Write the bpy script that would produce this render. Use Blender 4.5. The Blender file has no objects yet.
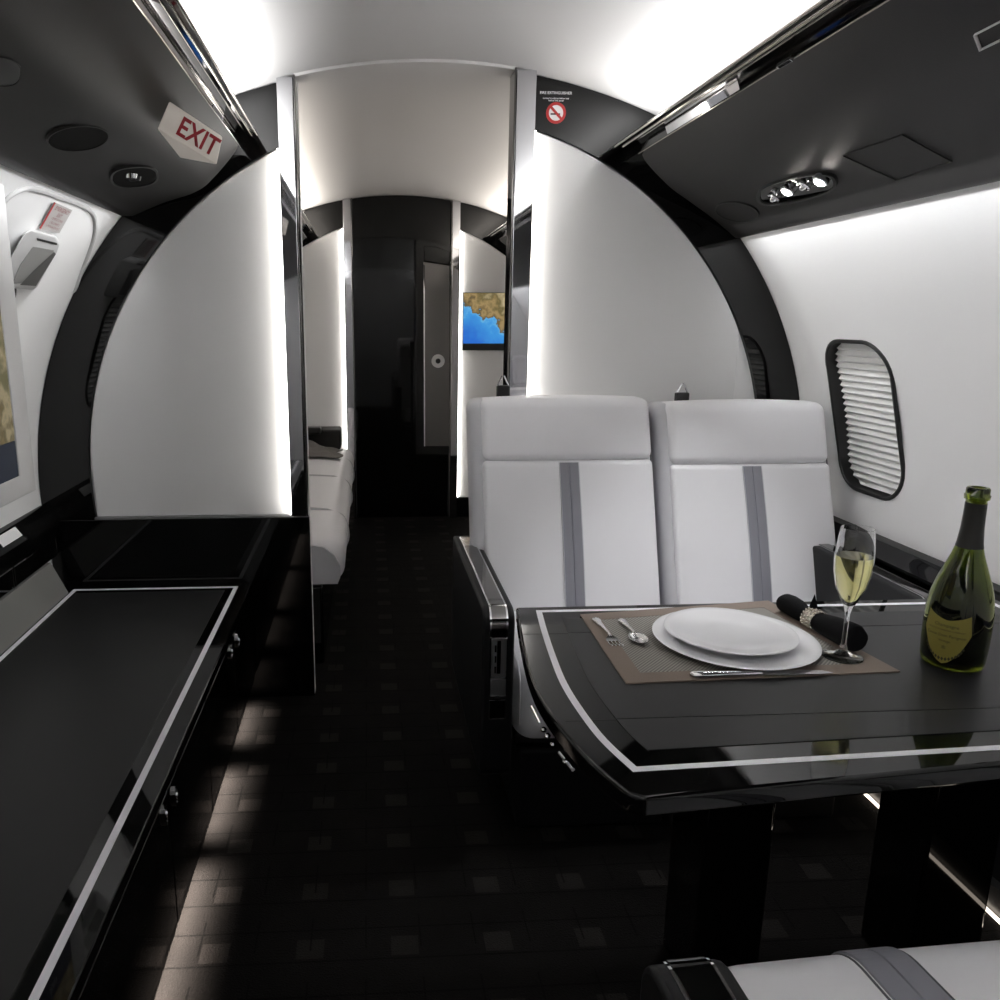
import bpy, bmesh, math, random
from math import sin, cos, pi, sqrt, atan, radians
from mathutils import Vector, Matrix
random.seed(4)
S = bpy.context.scene
COL = S.collection
# ---------------------------------------------------------------- camera model
F, CX, CY, HC = 800.0, 415.0, 500.0, 1.22
TH = atan(180/800); YAW = atan(48/820)
FW = Vector((sin(YAW)*cos(TH), cos(YAW)*cos(TH), -sin(TH)))
RT = Vector((cos(YAW), -sin(YAW), 0))
UP = Vector((sin(YAW)*sin(TH), cos(YAW)*sin(TH), cos(TH)))
def ray(x, y): return FW + (x-CX)/F*RT + (CY-y)/F*UP
def atY(x, y, Y): d = ray(x, y); t = Y/d.y; return Vector((d.x*t, Y, HC+d.z*t))
def atX(x, y, X): d = ray(x, y); t = X/d.x; return Vector((X, d.y*t, HC+d.z*t))
def atZ(x, y, Z): d = ray(x, y); t = (Z-HC)/d.z; return Vector((d.x*t, d.y*t, Z))
LCX, LCZ, LR = .193, .704, 1.207           # circular side lining of the cabin
def onC(x, y, R=LR):
    d = ray(x, y); ox, oz = -LCX, HC-LCZ
    a = d.x**2+d.z**2; b = 2*(ox*d.x+oz*d.z); c = ox*ox+oz*oz-R*R
    t = (-b+sqrt(b*b-4*a*c))/(2*a); return Vector((d.x*t, d.y*t, HC+d.z*t))
def onSeg(x, y, a, b):                    # plane through XZ line a-b running along Y
    d = ray(x, y); nx, nz = (b[1]-a[1]), -(b[0]-a[0])
    t = (nx*(a[0])+nz*(a[1]-HC))/(nx*d.x+nz*d.z)
    return Vector((d.x*t, d.y*t, HC+d.z*t))
cam = bpy.data.cameras.new('camera'); co = bpy.data.objects.new('camera', cam); COL.objects.link(co)
cam.sensor_width = 36; cam.lens = F*36/1000; cam.shift_x = (500-CX)/1000; cam.clip_start = .02
m = Matrix((RT, UP, -FW)).transposed().to_4x4(); m.translation = (0, 0, HC); co.matrix_world = m
S.camera = co
S.view_settings.view_transform = 'Standard'; S.view_settings.look = 'None'
S.view_settings.exposure = .95; S.view_settings.gamma = 1; S.view_settings.use_curve_mapping = False
# ---------------------------------------------------------------- materials
def lin(c): return tuple(((v/255)/12.92 if v/255 <= .04045 else ((v/255+.055)/1.055)**2.4) for v in c)+(1,)
def mat(name, col, rough=.5, metal=0, coat=0, spec=.5, bump=0, bscale=200, **kw):
    M = bpy.data.materials.new(name); M.use_nodes = True; N = M.node_tree; p = N.nodes['Principled BSDF']
    if len(col) == 3: col = tuple(col)+(1,)
    p.inputs['Base Color'].default_value = col; p.inputs['Roughness'].default_value = rough
    p.inputs['Metallic'].default_value = metal; p.inputs['Coat Weight'].default_value = coat
    p.inputs['Coat Roughness'].default_value = .02; p.inputs['Specular IOR Level'].default_value = spec
    for k, v in kw.items(): p.inputs[k.replace('_', ' ')].default_value = v
    if bump:
        tc = N.nodes.new('ShaderNodeTexCoord'); nz = N.nodes.new('ShaderNodeTexNoise'); nz.inputs['Scale'].default_value = bscale
        nz.inputs['Detail'].default_value = 3
        b = N.nodes.new('ShaderNodeBump'); b.inputs['Strength'].default_value = bump; b.inputs['Distance'].default_value = .002
        N.links.new(tc.outputs['Object'], nz.inputs['Vector']); N.links.new(nz.outputs['Fac'], b.inputs['Height']); N.links.new(b.outputs['Normal'], p.inputs['Normal'])
    return M
def emis(name, col, s):
    M = bpy.data.materials.new(name); M.use_nodes = True; p = M.node_tree.nodes['Principled BSDF']
    p.inputs['Base Color'].default_value = (.8, .8, .8, 1); p.inputs['Emission Color'].default_value = tuple(col)+(1,); p.inputs['Emission Strength'].default_value = s
    return M
WALLM = mat('white_upholstered_lining', (.86, .86, .86), .65, bump=.15, bscale=350)
PANELM = mat('white_fabric_panel', (.77, .77, .77), .7, bump=.25, bscale=400)
HEADM = mat('pale_headliner', (.74, .725, .71), .75)
LEATHER = mat('white_leather', (.83, .825, .85), .42, bump=.12, bscale=500)
LEATHER_SIDE = mat('pale_grey_leather', (.56, .56, .59), .5, bump=.12, bscale=500)
STRIPE = mat('grey_leather', (.25, .25, .285), .5, bump=.1, bscale=500)
PIPING = mat('dark_grey_piping', (.09, .09, .10), .5)
GLOSS = mat('black_lacquer', (.003, .003, .003), .035, spec=.4)
MIRROR = mat('polished_post', (.62, .62, .64), .03, metal=1)
DARKMIR = mat('dark_polished_metal', (.22, .215, .21), .06, metal=1)
CHROME = mat('chrome', (.80, .80, .82), .08, metal=1)
RAILM = mat('brushed_bin_rail', (.45, .42, .38), .12, metal=1)
BINM = mat('charcoal_bin_leather', (.016, .0152, .0148), .44, spec=.35, bump=.06, bscale=300)
BLEATH = mat('black_leather', (.008, .008, .009), .5, spec=.25, bump=.1, bscale=400)
PADM = mat('charcoal_leather_pad', (.013, .013, .0135), .42, spec=.4, bump=.05, bscale=600)
TABLEM = mat('charcoal_table_leather', (.013, .013, .0145), .38, spec=.4, bump=.05, bscale=600)
INLAY = mat('white_inlay', (.82, .81, .86), .3)
GREYFAB = mat('grey_woven_fabric', (.20, .20, .19), .8, bump=.5, bscale=900)
BLACKP = mat('black_plastic', (.012, .012, .012), .35)
GRILLE = mat('black_speaker_mesh', (.004, .004, .004), .7, spec=.1, bump=.8, bscale=900)
WHITEP = mat('white_plastic', (.60, .60, .60), .35)
GREYP = mat('grey_plastic', (.26, .26, .25), .4)
RED = mat('red_print', (.42, .012, .012), .5)
BLACKT = mat('black_print', (.01, .01, .01), .6)
WHITET = mat('white_print', (.8, .8, .8), .6)
PRINTG = mat('faded_red_print', (.32, .12, .12), .6)
PORC = mat('glazed_porcelain', (.86, .86, .88), .12, coat=.5)
SILVER = mat('silver_cutlery', (.72, .71, .72), .16, metal=1)
NAPK = mat('black_napkin_cloth', (.006, .006, .007), .9, spec=.15, bump=.5, bscale=500)
MATB = mat('brown_mat_border', lin((126, 112, 101)), .75, bump=.4, bscale=700)
FOIL = mat('dark_foil', (.014, .013, .011), .45)
LABELM = mat('gold_green_label', lin((140, 130, 60)), .5, metal=.1)
LABELINK = mat('label_ink', (.03, .028, .01), .6)
BLANK = mat('grey_blanket', (.19, .18, .17), .9, bump=.6, bscale=150)
BAG = mat('black_bag_fabric', (.012, .011, .011), .7)
SATIN = mat('satin_metal', (.42, .42, .44), .32, metal=.9)
LED = emis('light_strip_glow', (1, .96, .90), 6)
LEDN = emis('warm_floor_strip_glow', (1, .86, .72), 2.2)
LAMP = emis('reading_lamp_glow', (1, .93, .86), 40)
def glassmat(name, col, ior, rough=0):
    M = mat(name, col, rough); p = M.node_tree.nodes['Principled BSDF']
    p.inputs['Transmission Weight'].default_value = 1; p.inputs['IOR'].default_value = ior; return M
GLASS = glassmat('clear_glass', (1, 1, 1), 1.45)
WINE = glassmat('champagne', (.93, .88, .42), 1.33)
BOTTLE = glassmat('green_bottle_glass', (.20, .24, .02), 1.5)
def nodes(M): return M.node_tree.nodes, M.node_tree.links, M.node_tree.nodes['Principled BSDF']
def mth(N, L, op, a, b=None, c=None):
    n = N.new('ShaderNodeMath'); n.operation = op
    for i, v in enumerate((a, b, c)):
        if v is None: continue
        if isinstance(v, (int, float)): n.inputs[i].default_value = v
        else: L.new(v, n.inputs[i])
    return n.outputs[0]
# carpet: dark pile in blocks with a regular grid of small paler tufts
CARPET = mat('dark_block_carpet', (.01, .01, .01), .95, spec=.1)
N, L, p = nodes(CARPET)
tc = N.new('ShaderNodeTexCoord'); sx = N.new('ShaderNodeSeparateXYZ'); L.new(tc.outputs['Object'], sx.inputs[0])
X, Y = sx.outputs[0], sx.outputs[1]
def cell(v, off, per): return mth(N, L, 'WRAP', mth(N, L, 'SUBTRACT', v, off), per, 0.0)
cx_ = cell(X, -.156, .188); cy_ = cell(Y, 1.34, .1655)
sq = mth(N, L, 'MULTIPLY', mth(N, L, 'LESS_THAN', cx_, .055), mth(N, L, 'LESS_THAN', cy_, .05))
ly = mth(N, L, 'LESS_THAN', cell(Y, 1.33, .0828), .004)
lx = mth(N, L, 'MULTIPLY', mth(N, L, 'LESS_THAN', cell(X, -.35, .11), .0035), mth(N, L, 'LESS_THAN', cell(Y, 1.36, .1655), .09))
line = mth(N, L, 'MAXIMUM', ly, lx)
nz = N.new('ShaderNodeTexNoise'); nz.inputs['Scale'].default_value = 260; nz.inputs['Detail'].default_value = 4; L.new(tc.outputs['Object'], nz.inputs['Vector'])
nz2 = N.new('ShaderNodeTexNoise'); nz2.inputs['Scale'].default_value = 9; L.new(tc.outputs['Object'], nz2.inputs['Vector'])
val = mth(N, L, 'MULTIPLY', mth(N, L, 'ADD', mth(N, L, 'ADD', .55, mth(N, L, 'MULTIPLY', sq, 1.7)), mth(N, L, 'MULTIPLY', nz2.outputs['Fac'], .9)),
          mth(N, L, 'SUBTRACT', 1.0, mth(N, L, 'MULTIPLY', line, .75)))
val = mth(N, L, 'MULTIPLY', val, mth(N, L, 'ADD', .5, nz.outputs['Fac']))
mx = N.new('ShaderNodeMix'); mx.data_type = 'RGBA'; mx.inputs[6].default_value = (0, 0, 0, 1); mx.inputs[7].default_value = (.0080, .0071, .0066, 1)
L.new(mth(N, L, 'MULTIPLY', val, .8), mx.inputs[0]); mx.clamp_factor = False; L.new(mx.outputs[2], p.inputs['Base Color'])
bp = N.new('ShaderNodeBump'); bp.inputs['Strength'].default_value = .7; bp.inputs['Distance'].default_value = .004
L.new(mth(N, L, 'SUBTRACT', nz.outputs['Fac'], line), bp.inputs['Height']); L.new(bp.outputs[0], p.inputs['Normal'])
# woven placemat
WEAVE = mat('woven_mat', (.3, .3, .3), .7)
N, L, p = nodes(WEAVE); tc = N.new('ShaderNodeTexCoord'); sx = N.new('ShaderNodeSeparateXYZ'); L.new(tc.outputs['Object'], sx.inputs[0])
wv = mth(N, L, 'MULTIPLY', mth(N, L, 'SINE', mth(N, L, 'MULTIPLY', sx.outputs[0], 900)), mth(N, L, 'SINE', mth(N, L, 'MULTIPLY', sx.outputs[1], 900)))
cr = N.new('ShaderNodeValToRGB'); cr.color_ramp.elements[0].color = (.045, .04, .035, 1); cr.color_ramp.elements[1].color = (.38, .36, .32, 1)
L.new(mth(N, L, 'MULTIPLY_ADD', wv, .5, .5), cr.inputs[0]); L.new(cr.outputs[0], p.inputs['Base Color'])
# moving-map screens: sea and coast
def mapmat(name, off, slope, strength, ax='X', inv=1, base=0.0, scale=5, n2a=.5):
    M = mat(name, (.01, .01, .01), .5, spec=.15); N, L, p = nodes(M); tc = N.new('ShaderNodeTexCoord'); sx = N.new('ShaderNodeSeparateXYZ'); L.new(tc.outputs['Object'], sx.inputs[0])
    n1 = N.new('ShaderNodeTexNoise'); n1.inputs['Scale'].default_value = scale; n1.inputs['Detail'].default_value = 6; L.new(tc.outputs['Object'], n1.inputs['Vector'])
    n2 = N.new('ShaderNodeTexNoise'); n2.inputs['Scale'].default_value = 22; n2.inputs['Detail'].default_value = 5; L.new(tc.outputs['Object'], n2.inputs['Vector'])
    h = sx.outputs[0] if ax == 'X' else sx.outputs[1]
    s = mth(N, L, 'ADD', mth(N, L, 'MULTIPLY', h, slope), mth(N, L, 'MULTIPLY', sx.outputs[2], inv))
    s = mth(N, L, 'ADD', mth(N, L, 'SUBTRACT', s, off), mth(N, L, 'MULTIPLY', mth(N, L, 'SUBTRACT', n1.outputs['Fac'], .5), .30))
    c = N.new('ShaderNodeValToRGB'); e = c.color_ramp.elements
    e[0].position = 0; e[0].color = lin((40, 100, 190)); e[1].position = 1; e[1].color = lin((110, 105, 70))
    for pos, cc in ((.42, (60, 140, 205)), (.49, (95, 165, 210)), (.505, (85, 72, 45)), (.6, (150, 128, 88)), (.72, (98, 88, 55)), (.85, (175, 160, 125))):
        q = e.new(pos); q.color = lin(cc)
    s2 = mth(N, L, 'ADD', mth(N, L, 'MULTIPLY_ADD', s, 2.0, .5), mth(N, L, 'MULTIPLY', mth(N, L, 'SUBTRACT', n2.outputs['Fac'], .5), n2a))
    L.new(s2, c.inputs[0]); L.new(c.outputs[0], p.inputs['Emission Color']); p.inputs['Emission Strength'].default_value = strength
    return M
MAP1 = mapmat('coast_map_display', 1.598, .48, .6, 'X', 1)
MAP2 = mapmat('terrain_map_display', .12, 0, .30, 'Y', .25, scale=5, n2a=1.1)
MAPBAR = mat('dark_blue_display_bar', (.01, .014, .03), .5, spec=.1, Emission_Color=(.03, .04, .06, 1), Emission_Strength=.12)
# ---------------------------------------------------------------- geometry helpers
def bmn(): return bmesh.new()
def obj(name, bm, m, parent=None, smooth=True, kind=None, bevel=0, ang=35):
    bmesh.ops.recalc_face_normals(bm, faces=bm.faces)
    me = bpy.data.meshes.new(name); bm.to_mesh(me); bm.free()
    me.materials.append(m)
    if smooth:
        for f in me.polygons: f.use_smooth = True
        me.set_sharp_from_angle(angle=radians(ang))
    o = bpy.data.objects.new(name, me); COL.objects.link(o)
    if parent:
        o.parent = parent; q = parent; off = Vector((0, 0, 0))
        while q: off += q.location; q = q.parent
        o.location = -off
    if bevel:
        b = o.modifiers.new('bevel', 'BEVEL'); b.width = bevel; b.segments = 3; b.limit_method = 'ANGLE'; b.angle_limit = radians(30)
    if kind: o['kind'] = kind
    return o
def thing(name, label, cat, loc=(0, 0, 0), group=None):
    o = bpy.data.objects.new(name, None); COL.objects.link(o); o.location = loc; o.empty_display_size = .05
    o['label'] = label; o['category'] = cat
    if group: o['group'] = group
    return o
def tag(o, label, cat, group=None):
    o['label'] = label; o['category'] = cat
    if group: o['group'] = group
    return o
def recentre(o):                           # put a one-mesh thing's origin at its base
    vs = [v.co for v in o.data.vertices]
    c = Vector(((min(v.x for v in vs)+max(v.x for v in vs))/2, (min(v.y for v in vs)+max(v.y for v in vs))/2, min(v.z for v in vs)))
    o.data.transform(Matrix.Translation(-c)); o.location = o.location+c; return o
def box(bm, x0, x1, y0, y1, z0, z1):
    v = [bm.verts.new((x, y, z)) for x in (x0, x1) for y in (y0, y1) for z in (z0, z1)]
    for f in ((0, 1, 3, 2), (4, 6, 7, 5), (0, 4, 5, 1), (2, 3, 7, 6), (0, 2, 6, 4), (1, 5, 7, 3)): bm.faces.new([v[i] for i in f])
    return v
def loops(bm, rings, closed=True, cap=True, closeseq=False):
    R = [[bm.verts.new(p) for p in r] for r in rings]; n = len(R[0]); k = len(R)
    for i in range(k if closeseq else k-1):
        a, b = R[i], R[(i+1) % k]
        for j in range(n if closed else n-1):
            bm.faces.new((a[j], a[(j+1) % n], b[(j+1) % n], b[j]))
    if cap and not closeseq:
        bm.faces.new(R[0]); bm.faces.new(R[-1][::-1])
    return R
def prism(bm, pts, d, a, b):               # pts are 2-D; d the extrusion axis
    def P(p, w):
        return {'Y': (p[0], w, p[1]), 'X': (w, p[0], p[1]), 'Z': (p[0], p[1], w)}[d]
    loops(bm, [[P(p, a) for p in pts], [P(p, b) for p in pts]])
def sheet(bm, pts, ys, th=0, inward=None): # XZ polyline swept along Y, with thickness outwards of centre
    loops(bm, [[(p[0], y, p[1]) for p in pts] for y in ys], closed=False, cap=False)
def rbox(bm, x0, x1, y0, y1, z0, z1, r, puff=(0, 0, 0), f=None, n=10, seg=5):
    c = Vector(((x0+x1)/2, (y0+y1)/2, (z0+z1)/2)); h = Vector(((x1-x0)/2, (y1-y0)/2, (z1-z0)/2)); r = min(r, min(h)*.999)
    def ts(hh):
        a = [-hh+r*(1-cos(pi/2*i/seg)) for i in range(seg)] ; a = sorted(set([round(-hh+r*i/seg, 6) for i in range(seg)]))
        mid = [(-hh+r)+(2*hh-2*r)*i/n for i in range(n+1)]
        return a+mid+[-t for t in a[::-1]]
    T = [ts(h.x), ts(h.y), ts(h.z)]; vd = {}
    def V(i, j, k):
        key = (i, j, k)
        if key in vd: return vd[key]
        p = Vector((T[0][i], T[1][j], T[2][k])); q = Vector([max(-(h[a]-r), min(h[a]-r, p[a])) for a in range(3)])
        d = p-q
        if d.length > 1e-9:
            mxd = max(abs(v) for v in d); d = d*(mxd/d.length) if False else d.normalized()*r*(1 if mxd >= r*.999 else mxd/r)
        w = q+d
        u = [w[a]/h[a] for a in range(3)]
        for a in range(3):
            b, cc = (a+1) % 3, (a+2) % 3
            if puff[a]: w[a] += u[a]*puff[a]*max(0, 1-u[b]**2)*max(0, 1-u[cc]**2)
        w = w+c
        if f: w = Vector(f(w))
        vd[key] = bm.verts.new(w); return vd[key]
    I, J, K = (len(t)-1 for t in T)
    for k0 in (0, K):
        for i in range(I):
            for j in range(J): bm.faces.new((V(i, j, k0), V(i+1, j, k0), V(i+1, j+1, k0), V(i, j+1, k0)))
    for j0 in (0, J):
        for i in range(I):
            for k in range(K): bm.faces.new((V(i, j0, k), V(i+1, j0, k), V(i+1, j0, k+1), V(i, j0, k+1)))
    for i0 in (0, I):
        for j in range(J):
            for k in range(K): bm.faces.new((V(i0, j, k), V(i0, j+1, k), V(i0, j+1, k+1), V(i0, j, k+1)))
def lathe(bm, prof, c, n=40):
    rings = [[(c[0]+r*cos(2*pi*i/n), c[1]+r*sin(2*pi*i/n), c[2]+z) for i in range(n)] for r, z in prof]
    loops(bm, rings)
def tube(bm, path, r, n=10, closed=False):
    path = [Vector(p) for p in path]; k = len(path); rings = []; prev = None
    rr = r if isinstance(r, (list, tuple)) else [r]*k
    for i, p in enumerate(path):
        if closed: t = path[(i+1) % k]-path[i-1]
        else: t = path[min(i+1, k-1)]-path[max(i-1, 0)]
        t.normalize()
        a = Vector((0, 0, 1)) if prev is None else prev
        if prev is None and abs(t.z) > .9: a = Vector((1, 0, 0))
        u = (a-t*a.dot(t)).normalized(); prev = u; w = t.cross(u)
        rings.append([p+(u*cos(2*pi*j/n)+w*sin(2*pi*j/n))*rr[i] for j in range(n)])
    loops(bm, rings, closeseq=closed)
def spline(pts, n=8, closed=False):
    P = [Vector(p) for p in pts]; k = len(P); out = []
    for i in range(k if closed else k-1):
        a, b, c, d = (P[(i-1) % k], P[i], P[(i+1) % k], P[(i+2) % k]) if closed else (P[max(i-1, 0)], P[i], P[i+1], P[min(i+2, k-1)])
        for j in range(n):
            t = j/n; out.append(.5*((2*b)+(-a+c)*t+(2*a-5*b+4*c-d)*t*t+(-a+3*b-3*c+d)*t**3))
    if not closed: out.append(P[-1])
    return out
def quad_slab(bm, c4, n, th):              # four corners, thickness along n
    n = Vector(n)*th; loops(bm, [[Vector(p) for p in c4], [Vector(p)+n for p in c4]])
def text_bm(bm, s, origin, xd, yd, size, ext=.0006, align='CENTER', warp=None, bold=0):
    cu = bpy.data.curves.new('t', 'FONT'); cu.body = s; cu.size = size; cu.align_x = align; cu.align_y = 'CENTER'; cu.resolution_u = 3; cu.offset = bold
    to = bpy.data.objects.new('t', cu); COL.objects.link(to); bpy.context.view_layer.update()
    me = to.evaluated_get(bpy.context.evaluated_depsgraph_get()).to_mesh()
    xd = Vector(xd).normalized(); yd = Vector(yd).normalized(); o = Vector(origin); nd = xd.cross(yd)
    W = warp or (lambda x, y, e: o+xd*x+yd*y+nd*e)
    vs = [bm.verts.new(W(v.co.x, v.co.y, ext)) for v in me.vertices]
    for p in me.polygons:
        try: bm.faces.new([vs[i] for i in p.vertices])
        except ValueError: pass
    to.to_mesh_clear(); bpy.data.objects.remove(to); bpy.data.curves.remove(cu)
def rrect(w, h, r, n=6, cx=0, cy=0):
    out = []
    for sx_, sy_, a0 in ((1, 1, 0), (-1, 1, pi/2), (-1, -1, pi), (1, -1, 3*pi/2)):
        for i in range(n+1):
            a = a0+pi/2*i/n; out.append((cx+sx_*(w/2-r)+r*cos(a), cy+sy_*(h/2-r)+r*sin(a)))
    return out
# ---------------------------------------------------------------- shell
Y0, YB, YF, YE = -1.7, 2.488, 4.93, 5.0
RH, ZH = 1.75, 1.93
def zh(x): return ZH-(RH-sqrt(RH*RH-(x-LCX)**2))
def cpt(a, R=LR, cx=LCX, cz=LCZ): return (cx+R*cos(a), cz+R*sin(a))
a_lo = math.asin((-.02-LCZ)/LR); a_hi = radians(63)
ys = [Y0+i*(YE-Y0)/12 for i in range(13)]
def shell(name, pts, m, outn):
    bm = bmn(); n = len(pts)
    loops(bm, [[(p[0], y, p[1]) for p in pts]+[(p[0]+outn(p)[0]*.03, y, p[1]+outn(p)[1]*.03) for p in pts[::-1]] for y in ys])
    o = obj(name, bm, m, kind='structure'); return o
rad_ = lambda p: (Vector((p[0]-LCX, p[1]-LCZ)).normalized())
HEAD = [(d, ZH-(RH-sqrt(RH*RH-d*d))) for d in [.66*i/24 for i in range(25)]]
HEAD += [(q.x, q.y) for q in spline([(.66, HEAD[-1][1], 0), (.73, 1.755, 0), (.785, 1.705, 0), (.822, 1.645, 0), (.85, 1.56, 0)], 5)][1:]
def zh(x):
    d = abs(x-LCX)
    for (d0, z0), (d1, z1) in zip(HEAD, HEAD[1:]):
        if d0 <= d <= d1: return z0+(z1-z0)*(d-d0)/(d1-d0)
    return HEAD[-1][1]
a_c = math.asin((.5-LCZ)/LR); a_hi = math.acos(.85/LR)
LOWX = LR*cos(a_c)
rpts = [(LCX+LOWX, -.02), (LCX+LOWX, .25)]+[cpt(a_c+(a_hi-a_c)*i/40) for i in range(41)]
OUT = HEAD+[(p[0]-LCX, p[1]) for p in rpts[::-1]]          # cabin section, half-width against height
def rout(a):                                              # section boundary in direction a from the lining centre
    c, sn = abs(cos(a)), sin(a); best = None
    for (d0, z0), (d1, z1) in zip(OUT, OUT[1:]):
        e0 = d0*sn-(z0-LCZ)*c; e1 = d1*sn-(z1-LCZ)*c
        if e0 == e1: continue
        if e0*e1 <= 0:
            t = e0/(e0-e1); d = d0+(d1-d0)*t; z = z0+(z1-z0)*t
            if d*c+(z-LCZ)*sn > 0: return sqrt(d*d+(z-LCZ)**2)
    return LR
shell('wall_right', rpts, WALLM, rad_)
shell('wall_left', [(2*LCX-p[0], p[1]) for p in rpts][::-1], WALLM, rad_)
shell('ceiling', [(LCX-d, z) for d, z in HEAD[::-1]]+[(LCX+d, z) for d, z in HEAD[1:]], HEADM, lambda p: (0, 1))
bm = bmn(); box(bm, -1.05, 1.42, Y0, YE, -.04, 0); obj('floor', bm, CARPET, kind='structure', smooth=False)
bm = bmn(); box(bm, -1.2, 1.55, Y0-.05, Y0-.01, 0, 2.0); obj('wall_back', bm, WALLM, kind='structure')
# the raised middle strip of the headliner, from cabin to cabin
BCX, BCZ, BR = .198, .745, 1.056
def arcpts(R, x_from, x_to, cx, cz, n=40):
    a0 = math.acos(max(-1, min(1, (x_from-cx)/R))); a1 = math.acos(max(-1, min(1, (x_to-cx)/R)))
    return [(cx+R*cos(a0+(a1-a0)*i/n), cz+R*sin(a0+(a1-a0)*i/n)) for i in range(n+1)]
def side_edge(side, R, z, cx, cz): return cx+side*sqrt(R*R-(z-cz)**2)
def bulkhead(Y, side, xo, nm, zbase, baselow):
    # core wall
    dq = abs(xo-LCX)
    top = [(xo, zh(xo)+.004)]+[(LCX+side*(d+.004), z+.004) for d, z in OUT if d > dq+.01 or z < 1.0]
    low = [(LCX+side*(LOWX+.004), 0)]
    bm = bmn(); prism(bm, [(xo, 0)]+top+low, 'Y', Y, Y+.035); obj('wall_'+nm, bm, WALLM, kind='structure', ang=60)
    # white fabric panel
    xe_ = side_edge(side, BR, zbase, BCX, BCZ)
    pts = arcpts(BR-.004, xo+side*.045, xe_, BCX, BCZ)
    pts = [p for p in pts if p[1] > zbase+.002]+[(xe_-side*.004, zbase), (xo+side*.045, zbase)]
    bm = bmn(); prism(bm, pts, 'Y', Y-.012, Y+.001); pan = obj('wall_panel_'+nm, bm, PANELM, kind='structure', ang=60, bevel=.002)
    # black lacquer ring around it
    a0 = math.acos((xo+side*.04-BCX)/BR); a1 = math.acos((side_edge(side, BR, .5, BCX, BCZ)-BCX)/BR)
    if side > 0: a1 = -math.asin(.2/BR)
    else: a1 = pi+math.asin(.2/BR)
    bm = bmn(); rings = []
    for i in range(61):
        a = a0+(a1-a0)*i/60; c, s = cos(a), sin(a)
        def outr(rr):
            return (LCX+rr*c, LCZ+rr*s)
        o_ = outr(rout(a)-.002)
        if i == 0: o_ = (BCX+BR*c, zh(BCX+BR*c)-.002)
        i_ = (BCX+BR*c, BCZ+BR*s)
        rings.append([(i_[0], Y-.016, i_[1]), (o_[0], Y-.016, o_[1]), (o_[0], Y, o_[1]), (i_[0], Y, i_[1])])
    loops(bm, rings)
    return obj(baselow, bm, GLOSS, kind='structure', ang=50)
bulkhead(YB, -1, -.19, 'partition_left', .622, 'trim_1')
bulkhead(YB, 1, .44, 'partition_right', .30, 'trim_2')
bulkhead(YF, -1, -.08, 'end_left', .30, 'trim_3')
bulkhead(YF, 1, .50, 'end_right', .13, 'trim_4')
# black base under the left partition, with its pale ledge
def basep(nm, Y, x0, x1, h):
    bm = bmn(); box(bm, x0, x1, Y-.018, Y-.0005, 0, h); obj(nm, bm, GLOSS, kind='structure', bevel=.002)
basep('trim_5', YB, -1.0, -.19, .612)
bm = bmn(); box(bm, -.853, -.19, YB-.021, YB, .613, .621); obj('trim_6', bm, mat('satin_grey_trim', (.35, .35, .36), .3, metal=.6), kind='structure', bevel=.001)
basep('trim_7', YB, .44, 1.3, .35)
basep('trim_8', YF, -.98, -.08, .30); basep('trim_9', YF, .50, 1.33, .125)
# mirror-finished posts with light strips down the outer side
def post(x0, x1, Y, z0, label, side, h=.05, ledz=0):
    xm = (x0+x1)/2; r = thing('partition_post', label, 'post', (xm, Y, z0))
    bm = bmn(); prism(bm, [(x0, Y-h), (x1, Y-h), (x1, Y-.001), (x0, Y-.001)], 'Z', z0, zh(xm)-.001); obj('post_face', bm, MIRROR, r, bevel=.003)
    xe_ = x0 if side < 0 else x1
    bm = bmn(); a = xe_+side*.001; b = xe_+side*.006
    box(bm, min(a, b), max(a, b), Y-h+.012, Y-.016, max(z0+.004, ledz), BCZ+sqrt(BR*BR-(xe_-BCX)**2)-.01); obj('light_strip', bm, LED, r, smooth=False)
    xi = x1 if side < 0 else x0
    bm = bmn(); a = xi-side*.0005; b = xi-side*.006; box(bm, min(a, b), max(a, b), Y-h-.002, Y+.03, z0, zh(xi)-.001); obj('edge_trim', bm, DARKMIR, r, bevel=.003)
    return r
post(-.243, -.197, YB, .622, 'mirror polished post left of the aisle, edging the left partition above the low cabinet', -1)
post(.430, .487, YB, 0.0, 'mirror polished post right of the aisle, behind the white double seat', 1)
post(-.132, -.085, YF, .0, 'narrow polished post left of the black end door', -1, .04)
post(.505, .552, YF, .0, 'narrow polished post right of the black end door, next to the small map display', 1, .04, .13)
# end door
d = bmn(); pts = [(-.078, 0)]+[(.497, 0)]+[(.497-.575*i/14, zh(.497-.575*i/14)-.002) for i in range(15)]
prism(d, pts, 'Y', YF-.002, YF+.03); dr = obj('door_1', d, GLOSS, kind='structure', ang=50)
bm = bmn(); c = [atY(423, 262, 4.92), atY(449.5, 266, 4.92), atY(449.5, 446, 4.92), atY(424, 446, 4.92)]
prism(bm, [(p.x, p.z) for p in c], 'Y', 4.90, 4.928); hp = obj('handle_plate', bm, DARKMIR, dr, bevel=.003)
bm = bmn(); prism(bm, [(p.x, p.z) for p in (atY(424, 246, 4.92), atY(436, 247, 4.92), atY(449.5, 252, 4.92), atY(449.5, 265, 4.92), atY(424, 261, 4.92))], 'Y', 4.905, 4.928); obj('top_plate', bm, GLOSS, dr, bevel=.003)
c = atY(438, 361, 4.9)
def ydisc(bm, c, r0, r1, y0, y1, n=28):
    if r0 > 0:
        loops(bm, [[(c.x+r*cos(2*pi*i/n), y, c.z+r*sin(2*pi*i/n)) for i in range(n)] for r, y in ((r0, y0), (r1, y0), (r1, y1), (r0, y1))], closeseq=True)
    else:
        loops(bm, [[(c.x+r1*cos(2*pi*i/n), y, c.z+r1*sin(2*pi*i/n)) for i in range(n)] for y in (y0, y1)])
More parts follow.
